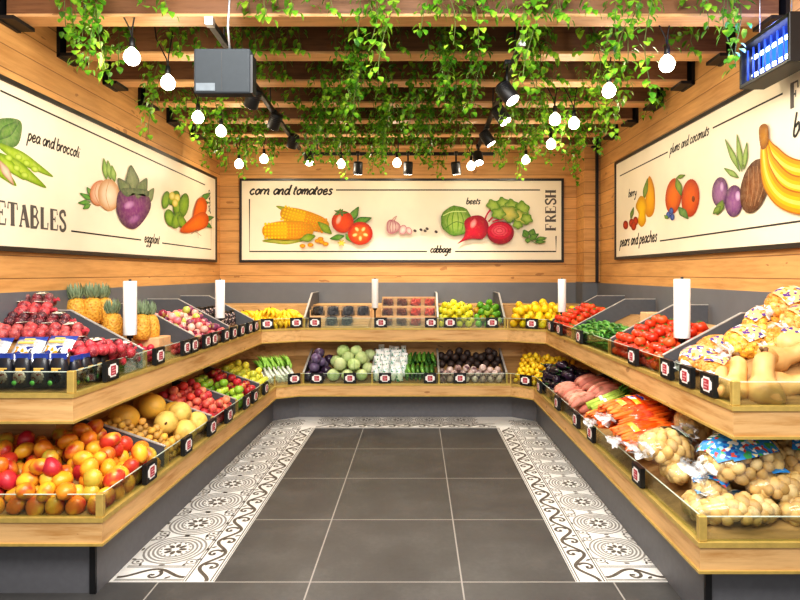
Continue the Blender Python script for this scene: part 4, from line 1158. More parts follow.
def pack(w, d, h, mat, cap):
    m = MB(); n = 12; prof = [(.0, 1.0), (.3, 1.03), (.7, .96), (.9, .7), (1, .45)]; vs = []
    for t, k in prof:
        for i in range(n):
            a = 2 * PI * i / n; cx, cy = math.cos(a), math.sin(a); q = (abs(cx) ** 4 + abs(cy) ** 4) ** -.25
            vs.append((cx * q * w / 2 * (k if t < .85 else lerp(k, 1, .4)), cy * q * d / 2 * k, t * h))
    fs = [(i * n + j, i * n + (j + 1) % n, (i + 1) * n + (j + 1) % n, (i + 1) * n + j) for i in range(4) for j in range(n)]
    fs.append(tuple(reversed(range(n))))
    m.add(vs, fs, 0, True)
    m.add([vs[4 * n + j] for j in range(n)], [tuple(range(n))], 0)
    c = MB(); c.box((0, 0, h * 1.05), (w * .84, d * .3, h * .2))
    return m, c
def pouch():
    w, d, h = .088, .06, .15
    m, c = pack(w, d, h, '', '')
    p = MB()
    for s in (-1, 1):
        p.lathe([(.001, 0), (.033, 0), (.033, .002), (.001, .002)], 14)
    p.v = [(x, -d / 2 * 1.04 - .001 + (0 if False else -z), .055 + y) for x, y, z in p.v]
    g = MB(); g.lathe([(.001, 0), (.013, 0), (.013, .0015), (.001, .0015)], 10); g.v = [(x - .026, -d / 2 * 1.04 - .003 - z, .025 + y) for x, y, z in g.v]
    t = MB()
    for z, ww, x in ((.098, .05, .004), (.09, .034, -.004)): t.box((x, -d / 2 * 1.0 - .0005, z), (ww, .002, .007))
    return [('snack_pouch', m.mesh('snack_pouch', 'pouch_black')), ('top_seal', c.mesh('top_seal', 'blue_print')), ('printed_picture', p.mesh('printed_picture', 'pouch_picture')),
            ('printed_dot', g.mesh('printed_dot', 'green_dot')), ('printed_text', t.mesh('printed_text', 'gold_print'))]
plain('gold_print', 'e0b860', .4)
POUCH = [pouch()]
def pillow(w, h, th, mats, zones, nx=10, ny=12, wob=.006, seed=0):
    """flat filled bag lying in xy, thickness z; zones: function(u,v,top)->material index"""
    m = MB(); vs = []
    for side in (1, -1):
        for j in range(ny + 1):
            for i in range(nx + 1):
                u, v = i / nx * 2 - 1, j / ny * 2 - 1
                e = max(0, 1 - abs(u) ** 3) ** .5 * max(0, 1 - abs(v) ** 4) ** .5
                z = side * th / 2 * e + (noise.noise(Vector((u * 3 + seed, v * 3, side))) * wob * e)
                vs.append((u * w / 2 * (1 - .06 * e), v * h / 2, z))
    N = (nx + 1) * (ny + 1)
    for side in (0, 1):
        for j in range(ny):
            for i in range(nx):
                a = side * N + j * (nx + 1) + i; f = (a, a + 1, a + nx + 2, a + nx + 1)
                if side: f = tuple(reversed(f))
                m.f.append(f); m.mi.append(zones((i + .5) / nx, (j + .5) / ny, side == 0)); m.sm.append(True)
    m.v = [tuple(v) for v in vs]; m.c = [(1, 1, 1, 1)] * len(vs)
    return m
def flatbag():
    m = pillow(.17, .2, .045, None, lambda u, v, t: 1 if v > .82 else (2 if t and .12 < u < .88 and .1 < v < .6 else 0))
    t = MB(); t.box((-.01, .04, .0255), (.09, .014, .004)); t.box((.0, .066, .0225), (.06, .010, .004))
    return [('snack_bag', m.mesh('snack_bag', ['silver_film', 'blue_print', 'bag_print'])), ('printed_text', t.mesh('printed_text', 'gold_print'))]
plain('silver_film', 'c4c8ce', .25, .4, var=.25, scale=60)
FLAT = [flatbag()]
def fruitpack(nc, r, matf, seed):
    """net pack of round fruit: lumpy net body, closed ends and a paper label"""
    random.seed(seed); m = MB(); L = .21
    for i in range(nc):
        for j in (0, 1):
            m.ball((-L / 2 + r + (L - 2 * r) * i / (nc - 1), (j - .5) * r * 1.5, U(-.004, .004)), r * U(.94, 1.05), 9, 7)
        m.ball((-L / 2 + r + (L - 2 * r) * i / (nc - 1), U(-.006, .006), r * .9), r * .85, 9, 7)
    e = MB()
    for s in (-1, 1): e.tube([(s * L * .47, 0, .01), (s * L * .54, 0, .014), (s * L * .6, 0, .02)], [.018, .006, .014], 7)
    l = MB(); l.box((.03, 0, r * 1.72), (.055, .045, .003)); 
    return [('fruit_net_pack', m.mesh('fruit_net_pack', matf)), ('net_end', e.mesh('net_end', 'net_red')), ('paper_label', l.mesh('paper_label', 'sticker_print'))]
plain('net_red', 'b83a48', .4); printed('sticker_print', 'e8e4d8', ['6a8a4a', '40383a', 'e8e4d8', 'b0a890'], 70)
NETR = [fruitpack(3, .038, 'red_net', 2), fruitpack(3, .035, 'red_net', 4)]
def punnet(w, d, h, mat, r, n, seed):
    random.seed(seed); b = MB()
    t = .003
    b.box((0, 0, t / 2), (w, d, t))
    for s in (-1, 1): b.box((s * (w / 2 - t / 2), 0, h * .28), (t, d, h * .56)); b.box((0, s * (d / 2 - t / 2), h * .28), (w, t, h * .56))
    f = MB()
    for k in range(n): f.ball((U(-w / 2 + r, w / 2 - r), U(-d / 2 + r, d / 2 - r), U(r + .004, h - r * .6)), r * U(.85, 1.1), 7, 5)
    l = MB(); l.box((0, 0, h + .001), (w, d, .004)); l.box((0, -d / 2 + .002, h * .78), (w, .003, h * .44))
    return [('berry_punnet', b.mesh('berry_punnet', 'clear_box')), ('berries', f.mesh('berries', mat)), ('lid', l.mesh('lid', 'clear_box'))]
produce('brown_date', '4a1c10', .4, 60, .3, speck='b87a4a')
produce('red_berry', 'e8603a', .4, 60, .3, speck='f0a080')
PUNB = [punnet(.118, .1, .09, 'brown_date', .017, 48, 3)]
PUNR = [punnet(.118, .1, .09, 'red_berry', .017, 48, 5)]
PUND = [punnet(.135, .11, .115, 'dark_berry', .028, 26, 7)]
def wpack():
    m, c = pack(.075, .06, .15, '', '')
    return [('vegetable_pack', m.mesh('vegetable_pack', 'pack_print')), ('top_seal', c.mesh('top_seal', 'white'))]
WPACK = [wpack()]
def dpack():
    m, c = pack(.09, .07, .13, '', ''); return [('grape_pack', m.mesh('grape_pack', 'dark_pack')), ('top_seal', c.mesh('top_seal', 'black'))]
DPACK = [dpack()]
def celery():
    s = MB(); random.seed(9)
    for k in range(8):
        a = k * .8; s.tube([(-.13, .012 * math.cos(a), .012 * math.sin(a)), (0, .02 * math.cos(a), .018 * math.sin(a)), (.1, .026 * math.cos(a), .022 * math.sin(a))], [.012, .01, .007], 6)
    l = MB()
    for k in range(14): a = k * 2.4; l.leaf(Vector((.095, .02 * math.cos(a), .018 * math.sin(a))), Vector((1, .5 * math.cos(a), .5 * math.sin(a))), Vector((0, 0, 1)), U(.05, .08), .03)
    b = MB(); b.lathe([(.03, -.01), (.031, 0), (.03, .01)], 12); b.v = [(z - .03, x, y) for x, y, z in b.v]
    return [('celery_bunch', s.mesh('celery_bunch', 'celery_green')), ('leaves', l.mesh('leaves', 'leaf_green')), ('band', b.mesh('band', 'white'))]
plain('celery_green', 'b4cc5a', .45, var=.2)
CEL = [celery()]

# ---------------------------------------------------------------- filling the bins
def fill(kind, protos, quad, dx, dy, rn, variants, bin_name, edge='glass', side='left', flat=True, jit=.06, top=.3, orient='any', rows=None, cat=None, skip=None, group=None, rowname='up from glass', seed=1, lift=0, topk=1.55, yaw=0, scl=(.94, 1.04)):
    """rows of single pieces lying on a sloped board; quad = front-left, front-right, back-right, back-left"""
    random.seed(seed)
    FL, FR, BR, BL = [Vector(p) for p in quad]
    nrm = (FR - FL).cross(BL - FL).normalized()
    if nrm.z < 0: nrm = -nrm
    dep = ((BL - FL).length + (BR - FR).length) / 2
    nr = max(1, int(dep / dy)) if rows is None else rows
    grid = []
    sl = (BL - FL); slope = (sl.normalized() + (BR - FR).normalized()).normalized(); along = (FR - FL).normalized()
    for i in range(nr):
        v = (i + .5) * dy / dep if rows is None else (i + .5) / nr
        a, b = FL.lerp(BL, v), FR.lerp(BR, v); ln = (b - a).length
        nf = max(1, int(ln / dx)); st = ln / nf; odd = i % 2 and nf > 1
        nc = nf
        row = []
        for j in range(nc):
            o_ = (j + (.5 + .2 * (1 if i % 2 else -1) if nf > 1 else .5)) * st
            p = a + (b - a).normalized() * (o_ + U(-jit, jit) * dx * .5) + slope * U(-jit, jit) * dy * .5
            if skip and skip(i, j, nr, nc): row.append(None); continue
            row.append(p)
        grid.append(row)
    def put(p, h, label):
        pr = random.choice(protos); cn, cc = random.choice(variants)
        sc = U(*scl)
        if orient == 'any': rot = Euler((U(-PI, PI), U(-PI, PI), U(-PI, PI)))
        elif orient == 'up': rot = Euler((U(-.35, .35), U(-.35, .35), U(-PI, PI)))
        elif orient == 'lie': rot = Euler((PI / 2 + U(-.3, .3), U(-.3, .3), U(-PI, PI)))
        elif orient == 'stand': rot = Euler((U(-jit, jit), U(-jit, jit), math.atan2(along.y, along.x) + U(-.06, .06) * (1 + jit * 12)))
        else:
            d = {'slope': slope, 'down': -slope, 'across': along}[orient]
            d = (d + along * U(-.1, .1) + slope * U(-.1, .1) if orient != 'across' else d + slope * U(-.12, .12)).normalized()
            y = nrm.cross(d).normalized(); x = d; z = x.cross(y)
            mt = Matrix((x, y, z)).transposed(); 
            mt = mt @ Matrix.Rotation(U(-.25, .25) if pr[0][0] not in ('cucumber', 'sweet_potato', 'green_chilli') else U(-.8, .8), 3, 'X')
            rot = mt.to_euler()
        q = p + nrm * h
        if orient == 'stand': q = p + Vector((0, 0, h))
        nm = pr[0][0]
        return inst(nm, pr, q, rot, sc, '%s %s %s' % (cn, kind, label), cat or kind, group or '%ss in the %s' % (kind, bin_name), C(cc))
    n = 0
    unit = 'near end' if side == 'near' else 'left'
    for i, row in enumerate(grid):
        for j, p in enumerate(row):
            if p is None: continue
            put(p, rn + lift, '%s row %s, %s from %s, %s' % (ORD[i + 1], rowname, ORD[j + 1], unit, bin_name)); n += 1
    tops = top if isinstance(top, (list, tuple)) else ([top] if top else [])
    g0 = grid; h = rn + lift
    for li, prob in enumerate(tops):
        h += rn * topk; g1 = []
        for i in range(max(1, len(g0) - 1)):
            new = []
            for j in range(max(1, len(g0[i]) - 1)):
                a = g0[i][j]; b = g0[i][min(j + 1, len(g0[i]) - 1)]
                if a is None or b is None or R() > prob: new.append(None); continue
                mid = (a + b) / 2; near = [p for p in g0[min(i + 1, len(g0) - 1)] if p is not None]
                c = min(near, key=lambda p: (p - mid).length) if near else mid
                if (c - mid).length > dy * 1.4 + dx * .4: c = mid
                g = (a + b + c) / 3; new.append(g)
                put(g, h, 'resting atop %s row, %s from %s, %s' % (ORD[i + 1], ORD[j + 1], unit, bin_name) if li == 0 else
                    'topmost above %s row, %s from %s, %s' % (ORD[i + 1], ORD[j + 1], unit, bin_name)); n += 1
            g1.append(new)
        g0 = g1
        if not any(p is not None for r_ in g0 for p in r_): break
    return n
def quad_run(L, seg, px0, px1, inset=.014, v0=.03, v1=.95):
    """bin on a straight run between two photo columns of its front line; first corner is at the viewer's left"""
    a, b = online(L, px0, seg), online(L, px1, seg)
    d = (b - a).normalized(); a = a + d * inset; b = b - d * inset; w = INW[seg]
    return [surf(L, a, w, v0), surf(L, b, w, v0), surf(L, b, w, v1), surf(L, a, w, v1)]
def quad_corner(L, seg, v0=.03, v1=.95, f0=0, f1=1, inset=.03):
    P = [Vector(p) for p in offset(L['poly'], DIN)]; Q = [Vector(p) for p in offset(L['poly'], L['d'])]
    a, b = P[seg].lerp(P[seg + 1], f0), P[seg].lerp(P[seg + 1], f1); c, d = Q[seg].lerp(Q[seg + 1], f1), Q[seg].lerp(Q[seg + 1], f0)
    def z(p, v): return Vector((p.x, p.y, lerp(L['dz0'], L['dz1'], v)))
    al = (b - a).normalized() * inset
    return [z(a.lerp(d, v0) + al, v0), z(b.lerp(c, v0) - al, v0), z(b.lerp(c, v1) - al, v1), z(a.lerp(d, v1) + al, v1)]
def sub(q, u0, u1, v0=0, v1=1):
    FL, FR, BR, BL = q
    def p(u, v): return FL.lerp(FR, u).lerp(BL.lerp(BR, u), v)
    return [p(u0, v0), p(u1, v0), p(u1, v1), p(u0, v1)]

MV = [('orange', 'e8902a'), ('orange', 'e27a28'), ('golden', 'eda52c'), ('golden', 'efb534'), ('red', 'c8402e'), ('crimson', 'b42c3a'), ('green-tinged', 'c0b040')]
# lower left: mangos wrap round the near end
q = quad_run(LOW, 1, 103, 171, .03); q[0] = surf(LOW, Vector(offset(LO, 0)[1]), Vector((-1, .0)), .03)
c0 = Vector(offset(LO, DIN)[1]); c1 = Vector(offset(LO, LOW['d'])[1])
q[0] = Vector((c0.x - .012, c0.y + .06, LOW['dz0'])); q[3] = Vector((c1.x, c1.y, LOW['dz1']))
fill('mango', MANGO, q, .098, .088, .043, MV, 'lower left tray', side='near', top=[.8, .15], seed=3)
qe = [Vector((-2.40, c0.y + .012, LOW['dz0'])), Vector((c0.x - .025, c0.y + .012, LOW['dz0'])), Vector((c1.x - .03, c1.y, LOW['dz1'])), Vector((-2.40, c1.y, LOW['dz1']))]
fill('mango', MANGO, qe, .098, .088, .043, MV, 'lower left end tray', top=[.75, .1], seed=5)
random.seed(90)
for k in range(8):
    b_ = c0.lerp(c1, (k + .35) / 8); zz = lerp(LOW['dz0'], LOW['dz1'], (k + .35) / 8)
    for lay, nm in ((0, 'lowest'), (1, 'second'), (2, 'topmost')):
        if lay == 2 or (lay == 1 and k in (0, 6, 7)): continue
        cn, cc = random.choice(MV)
        inst('mango', random.choice(MANGO), (b_.x + U(-.014, .014), b_.y + U(-.014, .014) + .02, zz + .044 + lay * .068), (U(-3, 3), U(-3, 3), U(-3, 3)), U(.94, 1.04), '%s mango, %s layer of the corner ridge, %s from brass post, lower left' % (cn, nm, ORD[k + 1]), 'mango', 'mangos in the lower left tray', C(cc))
# melons and small golden potatoes
q = quad_run(LOW, 1, 171, 216, .02)
fill('golden potato', SMALL, sub(q, 0, .46, 0, .95), .058, .052, .022, [('golden', 'd8a24a'), ('tan', 'c89a4e'), ('yellow', 'e0b04a')], 'lower left bin', side='near', top=[.9, .6], seed=7, cat='potato')
MEL = [(.60, .10, .078, 'pale yellow melon in front by the glass, beside the golden potatoes', 1), (.90, .12, .078, 'pale yellow melon in front by the glass, in the corner by the nectarines', 1), (.76, .27, .078, 'pale yellow melon in the second row, above the two front melons', 1), (.50, .30, .082, 'pale yellow melon behind the golden potatoes in the middle', 1), (.86, .42, .085, 'large golden melon at the front right of the melon pile', 0),
       (.60, .56, .088, 'large golden melon in the middle of the lower left bin', 0), (.30, .72, .088, 'large golden melon at the back left of the melon bin', 0), (.8, .78, .085, 'golden melon at the back beside the nectarine divider', 0)]
for k, (u, v, r, lab, pi) in enumerate(MEL):
    p = sub(q, u, u, v, v)[0]
    inst('melon', MELON[pi], p + Vector((0, 0, r * .98 + (.06 if k in (2, 5) else .03 if k == 3 else 0))), (U(-.3, .3), U(-.3, .3), U(0, 6)), 1, lab, 'melon', 'melons in the lower left bin', C('e6b244' if k > 3 else 'e8c468'))
q = quad_run(LOW, 1, 216, 240)
fill('nectarine', PEACH, q, .075, .066, .034, [('red', 'd04a3a'), ('pink', 'e0705a'), ('red', 'b8343a'), ('peach', 'e8906a')], 'lower left bin', side='near', top=[.9, .4], seed=9)
q = quad_run(LOW, 1, 240, 263)
fill('apple', APPLE, sub(q, 0, .47), .083, .073, .038, [('green', '8ab83a'), ('green', '9cc444'), ('yellow-green', 'b4cc4a')], 'lower left green bin', side='near', top=[.85, .3], seed=11, orient='up')
fill('apple', APPLE, sub(q, .53, 1), .083, .073, .038, [('dark red', '9c2430'), ('red', 'b8303a')], 'lower left red bin', side='near', top=[.85, .3], seed=12, orient='up')
q = quad_run(LOW, 1, 263, 275, .02)
fill('pear', PEAR, q, .078, .072, .037, [('yellow', 'dcd04a'), ('yellow-green', 'c8cc48')], 'lower left pear bin', side='near', top=[.85, .3], seed=13, orient='up')
q = quad_corner(LOW, 2)
fill('leek', LEEK, sub(q, .05, .95, .28, .5), .036, .2, .02, [('white', 'eef0e4')], 'lower left corner', rows=1, top=0, orient='slope', seed=15, jit=.02)
fill('leek', LEEK, sub(q, .12, .88, .30, .5), .05, .2, .02, [('white', 'eef0e4')], 'leek pile', rows=1, top=0, orient='slope', seed=16, lift=.036, rowname='of the upper layer', jit=.02)
# lower back
q = quad_run(LOW, 3, 303, 372)
fill('purple cabbage', PCABB, sub(q, 0, .34), .118, .115, .058, [('deep purple', '4a3a54'), ('violet', '6a5a7a'), ('dark purple', '3a2a40')], 'lower back bin', top=[.95, .6], seed=17, cat='cabbage', orient='up')
fill('cabbage', CABB, sub(q, .36, 1), .138, .135, .07, [('pale green', 'b4c888'), ('green', 'a8c078'), ('cream green', 'c8d49c')], 'lower back bin', top=[.9, .5], seed=18, orient='up')
q = quad_run(LOW, 3, 372, 439)
fill('leaf pack', WPACK, sub(q, 0, .5, .02), .078, .088, .0, [('white and green', 'f0f0ea')], 'lower back bin', top=0, orient='stand', seed=19, cat='vegetable pack', jit=.2, scl=(.9, 1.06))
KV = [('dark green', '2f5a2a'), ('green', '3f7030'), ('bright green', '5a9038')]
fill('cucumber', CUKE, sub(q, .5, 1, .02, .98), .045, .2, .021, KV, 'lower back bin', rows=2, top=.0, orient='slope', seed=20, jit=.02)
fill('cucumber', CUKE, sub(q, .51, .99, .02, .96), .046, .2, .021, KV, 'cucumber pile', rows=2, top=.0, orient='slope', seed=21, lift=.043, rowname='of second layer', jit=.02)
fill('cucumber', CUKE, sub(q, .53, .97, .04, .9), .046, .2, .021, KV, 'cucumber pile', rows=2, top=.0, orient='slope', seed=39, lift=.086, rowname='of top layer', jit=.02)
q = quad_run(LOW, 3, 439, 507)
fill('turnip', TURNIP, sub(q, 0, 1, 0, .5), .083, .074, .036, [('pale', 'c8b0a8'), ('white and purple', 'd8c4bc'), ('pinkish', 'b0948c')], 'lower back bin', top=[.9, .5], seed=22)
fill('beetroot', BEET, sub(q, 0, 1, .52, 1), .096, .086, .043, [('dark brown', '3a2a26'), ('dark', '2e2220')], 'lower back bin', top=[.9, .6], seed=23, rowname='behind the turnips')
q = quad_corner(LOW, 4, .05)
fill('lemon', LEMON, sub(q, .0, 1, 0, 1), .07, .056, .026, [('yellow', 'eec82a'), ('yellow', 'f2d434'), ('deep yellow', 'deac20')], 'lower right corner', top=[.9, .6], seed=24)
# lower right (the far end is at the viewer's left)
def quad_right(L, px_far, px_near, inset=.014, v0=.03, v1=.95): return quad_run(L, 5, px_far, px_near, inset, v0, v1)
q = quad_right(LOW, 536, 551, .02)
fill('eggplant', EGG, sub(q, 0, 1, .04, .96), .09, .088, .04, [('glossy dark', '231824'), ('blackish purple', '2c1e30')], 'lower right bin', side='left', top=[1, .9, .5], orient='lie', seed=25)
q = quad_right(LOW, 551, 574)
SV = [('pink', 'd88a78'), ('pale pink', 'e09c88'), ('reddish', 'b86a5a')]
for lay in range(3):
    fill('sweet potato', SWEET, sub(q, .02, .98, .03, .97 - .12 * lay), .07, .2, .031, SV, 'lower right pile', rows=2, top=.0, orient='slope', seed=26 + lay, lift=lay * .056, jit=.03, rowname=('of bottom layer', 'of middle layer', 'of top layer')[lay], scl=(1.05, 1.2))
q = quad_right(LOW, 574, 585, .015)
fill('celery bunch', CEL, sub(q, 0, 1, .3, .62), .078, .2, .036, [('pale green', 'b4cc5a')], 'lower right bin', rows=1, top=0, orient='slope', seed=28, cat='celery', jit=.02, lift=.03, scl=(1.15, 1.25))
fill('celery bunch', CEL, sub(q, .15, .85, .3, .62), .078, .2, .036, [('pale green', 'b4cc5a')], 'celery pile', rows=1, top=0, orient='slope', seed=29, cat='celery', lift=.11, scl=(1.15, 1.25), rowname='of the upper layer', jit=.02)

# filled film bags
def bagfilm(name, a, b, c, seed, fmat):
    m = MB(); m.ball((0, 0, 0), (a, b, c), 26, 18, 0, lambda d: 1.0 + .05 * noise.noise(d * 3.5 + Vector((seed, 0, 0))) + .02 * noise.noise(d * 9 + Vector((0, seed, 0))))
    return m
def filled_bag(name, loc, rot, dims, content, film, label_mats, ends, label, cat, group, seed, cols, label_zone, aligned=False, nfill=30):
    random.seed(seed); a, b, c = dims
    t = empty(name, label, cat, loc, rot, group)
    centres = []
    pr = content
    if not aligned:
        r = pr[1]; k = 0
        for i in range(nfill):
            z = 1 - 2 * (i + .5) / nfill
            if z < -.55: continue
            th = i * 2.39996; s = math.sqrt(1 - z * z); d = Vector((s * math.cos(th), s * math.sin(th), z))
            p = Vector((d.x * (a - r * 1.06), d.y * (b - r * 1.06), d.z * (c - r * 1.06)))
            o = bpy.data.objects.new(pr[2], pr[0][0][1]); COL.objects.link(o); o.parent = t; o.location = p
            centres.append(p.copy()); o.rotation_euler = (U(0, 6), U(0, 6), U(0, 6)); o.scale = (r / pr[3] * U(.82, 1.02),) * 3; o.color = C(random.choice(cols))
    else:
        r = pr[1]
        for i in range(nfill):
            th = -.3 + (PI + .6) * i / (nfill - 1)
            p = Vector((U(-.02, .02), math.cos(th) * (b - r * 1.3), math.sin(th) * (c - r * 1.3)))
            o = bpy.data.objects.new(pr[2], pr[0][0][1]); COL.objects.link(o); o.parent = t; o.location = p
            o.rotation_euler = (U(0, 6), U(-.03, .03), U(-.05, .05) + (PI if i % 2 else 0)); o.scale = (a / .105, 1, 1); o.color = C(random.choice(cols))
    rr_ = pr[1]
    def wrap(d):
        v = Vector((d.x * a, d.y * b, d.z * c)); k = .93
        for q in centres:
            dist = (q.normalized() - v.normalized()).length * v.length
            if dist < rr_ * 1.3: k = max(k, .93 + .055 * (1 - (dist / (rr_ * 1.3)) ** 2))
        return k + .012 * noise.noise(d * 9 + Vector((0, seed, 0)))
    if centres: m = MB(); m.ball((0, 0, 0), (a, b, c), 34, 22, 0, wrap)
    else: m = bagfilm(name, a, b, c, seed, film)
    m.build('film', film, t)
    for zi, (u0, u1, v0, v1, mat) in enumerate(label_zone):     # printed areas of the film: a patch over the top
        m = MB(); n = 10; vs = []
        for i in range(n + 1):
            for j in range(n + 1):
                x = lerp(u0, u1, i / n); th = lerp(v0, v1, j / n); s = math.sqrt(max(.02, 1 - x * x)) * (1.06 + zi * .006 + .03 * noise.noise(Vector((x * 4, th * 3, seed))))
                vs.append((a * x * 1.02, b * s * math.cos(th), c * s * math.sin(th)))
        m.add(vs, [(i * (n + 1) + j, (i + 1) * (n + 1) + j, (i + 1) * (n + 1) + j + 1, i * (n + 1) + j + 1) for i in range(n) for j in range(n)], 0, True)
        m.build('printed_label', mat, t)
    for s in ends:                                   # gathered film ends
        m = MB(); n = 14; vs = []
        for ring, (x, rr) in enumerate(((.9, .42), (1.02, .24), (1.14, .34), (1.32, .5))):
            for k in range(n):
                an = 2 * PI * k / n; w = 1 + (.28 if ring > 1 else .1) * math.sin(k * 2.6 + seed + ring)
                vs.append((s * a * (x + .05 * math.sin(k * 1.9 + ring)), b * rr * w * math.cos(an), c * rr * w * math.sin(an) * .8))
        m.add(vs, [(i * n + j, i * n + (j + 1) % n, (i + 1) * n + (j + 1) % n, (i + 1) * n + j) for i in range(3) for j in range(n)], 0, True)
        m.build('gathered_end', 'film_white', t)
    return t
POT = (ballmesh('potato', 'potato_skin', (.04, .034, .032), 12, 8, lambda d: nz(d, 1, .12, 6)), .036, 'potato', .036)
ONI = (ballmesh('onion', 'onion_skin', (.03, .03, .028), 10, 8, lambda d: 1 + .15 * max(0, d.z - .8) * 4), .029, 'onion', .029)
CAR = (simple(longmesh('c', 'carrot_skin', .21, .017, .01, taper=(.5, 1, .95, .8, .6, .2)), 'carrot'), .017, 'carrot', .017)
def on_low(px, py, lift=.0): pass
PC = ['dcbc7c', 'd2ae6c', 'e2c68c', 'c8a260']
PL_ZONE = [(-.55, .5, .35, 1.35, 'potato_label'), (-.2, .5, .95, 1.35, 'potato_label_green')]
def seatz(L, x, y):             # height of the sloped board under a point of the right run / right end
    p = offset(L['poly'], 0)[6]; s = min(x - p[0], y - p[1]); s = max(DIN, min(L['d'], s))
    return lerp(L['dz0'], L['dz1'], (s - DIN) / (L['d'] - DIN))
def potato_bag(px, py, Y, dims, rot, label, seed, zone, ends=(-1, 1), cols=PC, nf=44):
    p = ray_y(px, py, Y)
    return filled_bag('potato_bag', p, rot, dims, POT, 'bag_film', None, ends, label, 'bag of potatoes', 'bags of potatoes on the lower right', seed, cols, zone, nfill=nf)
T1 = [(-.55, .45, .9, 2.3, 'potato_label'), (-.5, .4, .7, .95, 'potato_label_green')]
T2 = [(-.5, .5, .35, .75, 'potato_label')]
potato_bag(742, 458, 2.95, (.225, .16, .115), (.3, -.12, .25), 'large film bag of potatoes with blue label, in front of the others', 3, [(-.6, .5, .95, 2.3, 'potato_label'), (-.55, .45, .72, .98, 'potato_label_green'), (-.05, .3, -.25, .25, 'potato_label'), (-.85, -.6, .3, 2.2, 'potato_label')], nf=64)
potato_bag(666, 448, 3.28, (.18, .14, .105), (.25, .1, .5), 'film bag of potatoes with white gathered end beside the carrots', 5, [(.25, .75, .5, 2.0, 'potato_label_green'), (.6, .9, .4, 2.0, 'potato_label')], nf=56)
potato_bag(812, 462, 2.95, (.19, .15, .12), (.25, .1, -.5), 'film bag of potatoes cut by the right picture edge', 7, [(-.5, .4, 1.0, 2.2, 'potato_label')], nf=60)
potato_bag(738, 510, 2.785, (.2, .10, .085), (0, 0, .04), 'small film bag of potatoes lowest, pressed against the near glass', 9, [(-.05, .3, .1, .9, 'potato_label')], ends=(), nf=60)
potato_bag(816, 512, 2.785, (.185, .10, .085), (0, 0, -.04), 'film bag of potatoes low by the near glass at the picture edge', 15, [(-.5, .2, .5, 1.0, 'potato_label')], ends=(), nf=60)
potato_bag(696, 424, 3.5, (.17, .13, .10), (.3, 0, .9), 'film bag of potatoes half hidden under the upper shelf', 11, [(-.3, .5, 1.2, 2.3, 'potato_label')], nf=56)
potato_bag(762, 432, 3.25, (.19, .14, .10), (.3, 0, .2), 'film bag of potatoes at the back behind the large one', 17, [(-.6, .2, 1.2, 2.3, 'potato_label')], nf=56)
potato_bag(712, 489, 2.95, (.15, .10, .09), (.1, 0, 1.0), 'film bag of potatoes with white end against the side glass', 13, [(-.6, -.2, .5, 2.4, 'potato_label')], ends=(-1,), nf=50)
potato_bag(674, 470, 3.2, (.14, .075, .07), (0, 0, 1.45), 'film bag of potatoes lowest along the side glass', 19, [(-.3, .2, 1.5, 2.4, 'potato_label')], ends=(), nf=50)
potato_bag(778, 487, 2.86, (.17, .09, .085), (.1, 0, .1), 'film bag of potatoes squeezed between the large bag and the lowest one', 21, [(-.3, .2, .8, 1.9, 'potato_label')], ends=(1,), nf=50)
potato_bag(697, 507, 2.86, (.13, .07, .07), (0, 0, 1.4), 'film bag of potatoes behind the side glass beside the brass post', 23, [(-.2, .3, 1.5, 2.3, 'potato_label')], ends=(), nf=50)
CC = ['ea7420', 'e46616', 'ee8430']
CZ = [(-.5, -.3, 1.0, 1.7, 'carrot_label'), (-.05, .15, .9, 1.9, 'carrot_label'), (.3, .45, 1.1, 1.7, 'carrot_label')]
def carrot_bag(px, py, Y, dims, rot, label, seed, zone):
    p = ray_y(px, py, Y)
    return filled_bag('carrot_bag', p, rot, dims, CAR, 'carrot_film', None, (-1, 1), label, 'bag of carrots', 'bags of carrots on the lower right', seed, CC, zone, True, 22)
carrot_bag(634, 411, 3.86, (.175, .15, .075), (.25, -.2, .15), 'orange bag of carrots with blue and yellow label, topmost of the pile', 3, CZ)
carrot_bag(645, 434, 3.6, (.165, .12, .07), (.25, -.2, .1), 'orange bag of carrots lying nearest the potato bags', 5, [(-.5, -.3, 1, 2, 'carrot_label')])
carrot_bag(611, 417, 4.0, (.14, .10, .065), (.25, -.15, .3), 'orange bag of carrots with white end beside the celery', 7, [(-.1, .4, .9, 2, 'carrot_label')])
carrot_bag(660, 411, 3.95, (.15, .13, .065), (.2, -.25, .3), 'dark orange bag of carrots at the back under the upper shelf', 9, [(-.2, .1, 1, 2, 'carrot_label')])
carrot_bag(627, 437, 3.72, (.16, .065, .055), (0, -.05, 1.5), 'flat bag of carrots at the bottom behind the side glass', 11, [(-.2, .2, 1, 2, 'carrot_label')])

# ---------------------------------------------------------------- upper left
RV = [('red', 'b83440'), ('red', 'c4464a'), ('pinkish red', 'c85a58')]; DV = [('dark red', '4a222c'), ('brownish red', '6a4444')]
def net(px, py, Y, v, lab, k=0, rot=None, sc=1.0):
    p = ray_y(px, py, Y)
    inst('fruit_net_pack', NETR[k], p, rot or (U(-.15, .25), U(-.1, .1), U(-.15, .15)), sc, lab, 'fruit pack', 'net packs of red fruit on the upper left', C(v))
random.seed(31)
e = .012
yA = UP[1][1] + .085
for k, x in enumerate((-2.215, -2.123, -2.031, -1.939, -1.847)):
    z = .995 - .014 + .02
    inst('snack_pouch', POUCH[0], (x, yA, UPP['dz0'] + .038), (0, 0, U(-.06, .06)), 1, 'black and blue snack pouch standing behind the near glass, %s from the brass corner post' % ORD[5 - k], 'snack pouch', 'black snack pouches on the upper left')
for k in range(4):
    inst('snack_pouch', POUCH[0], (-1.80, UP[1][1] + .15 + .092 * k, UPP['dz0'] + .030), (0, 0, PI / 2 + U(-.05, .05)), .93, 'black and blue snack pouch along the side glass, %s from the brass corner post' % ORD[k + 1], 'snack pouch', 'black snack pouches along the side glass')
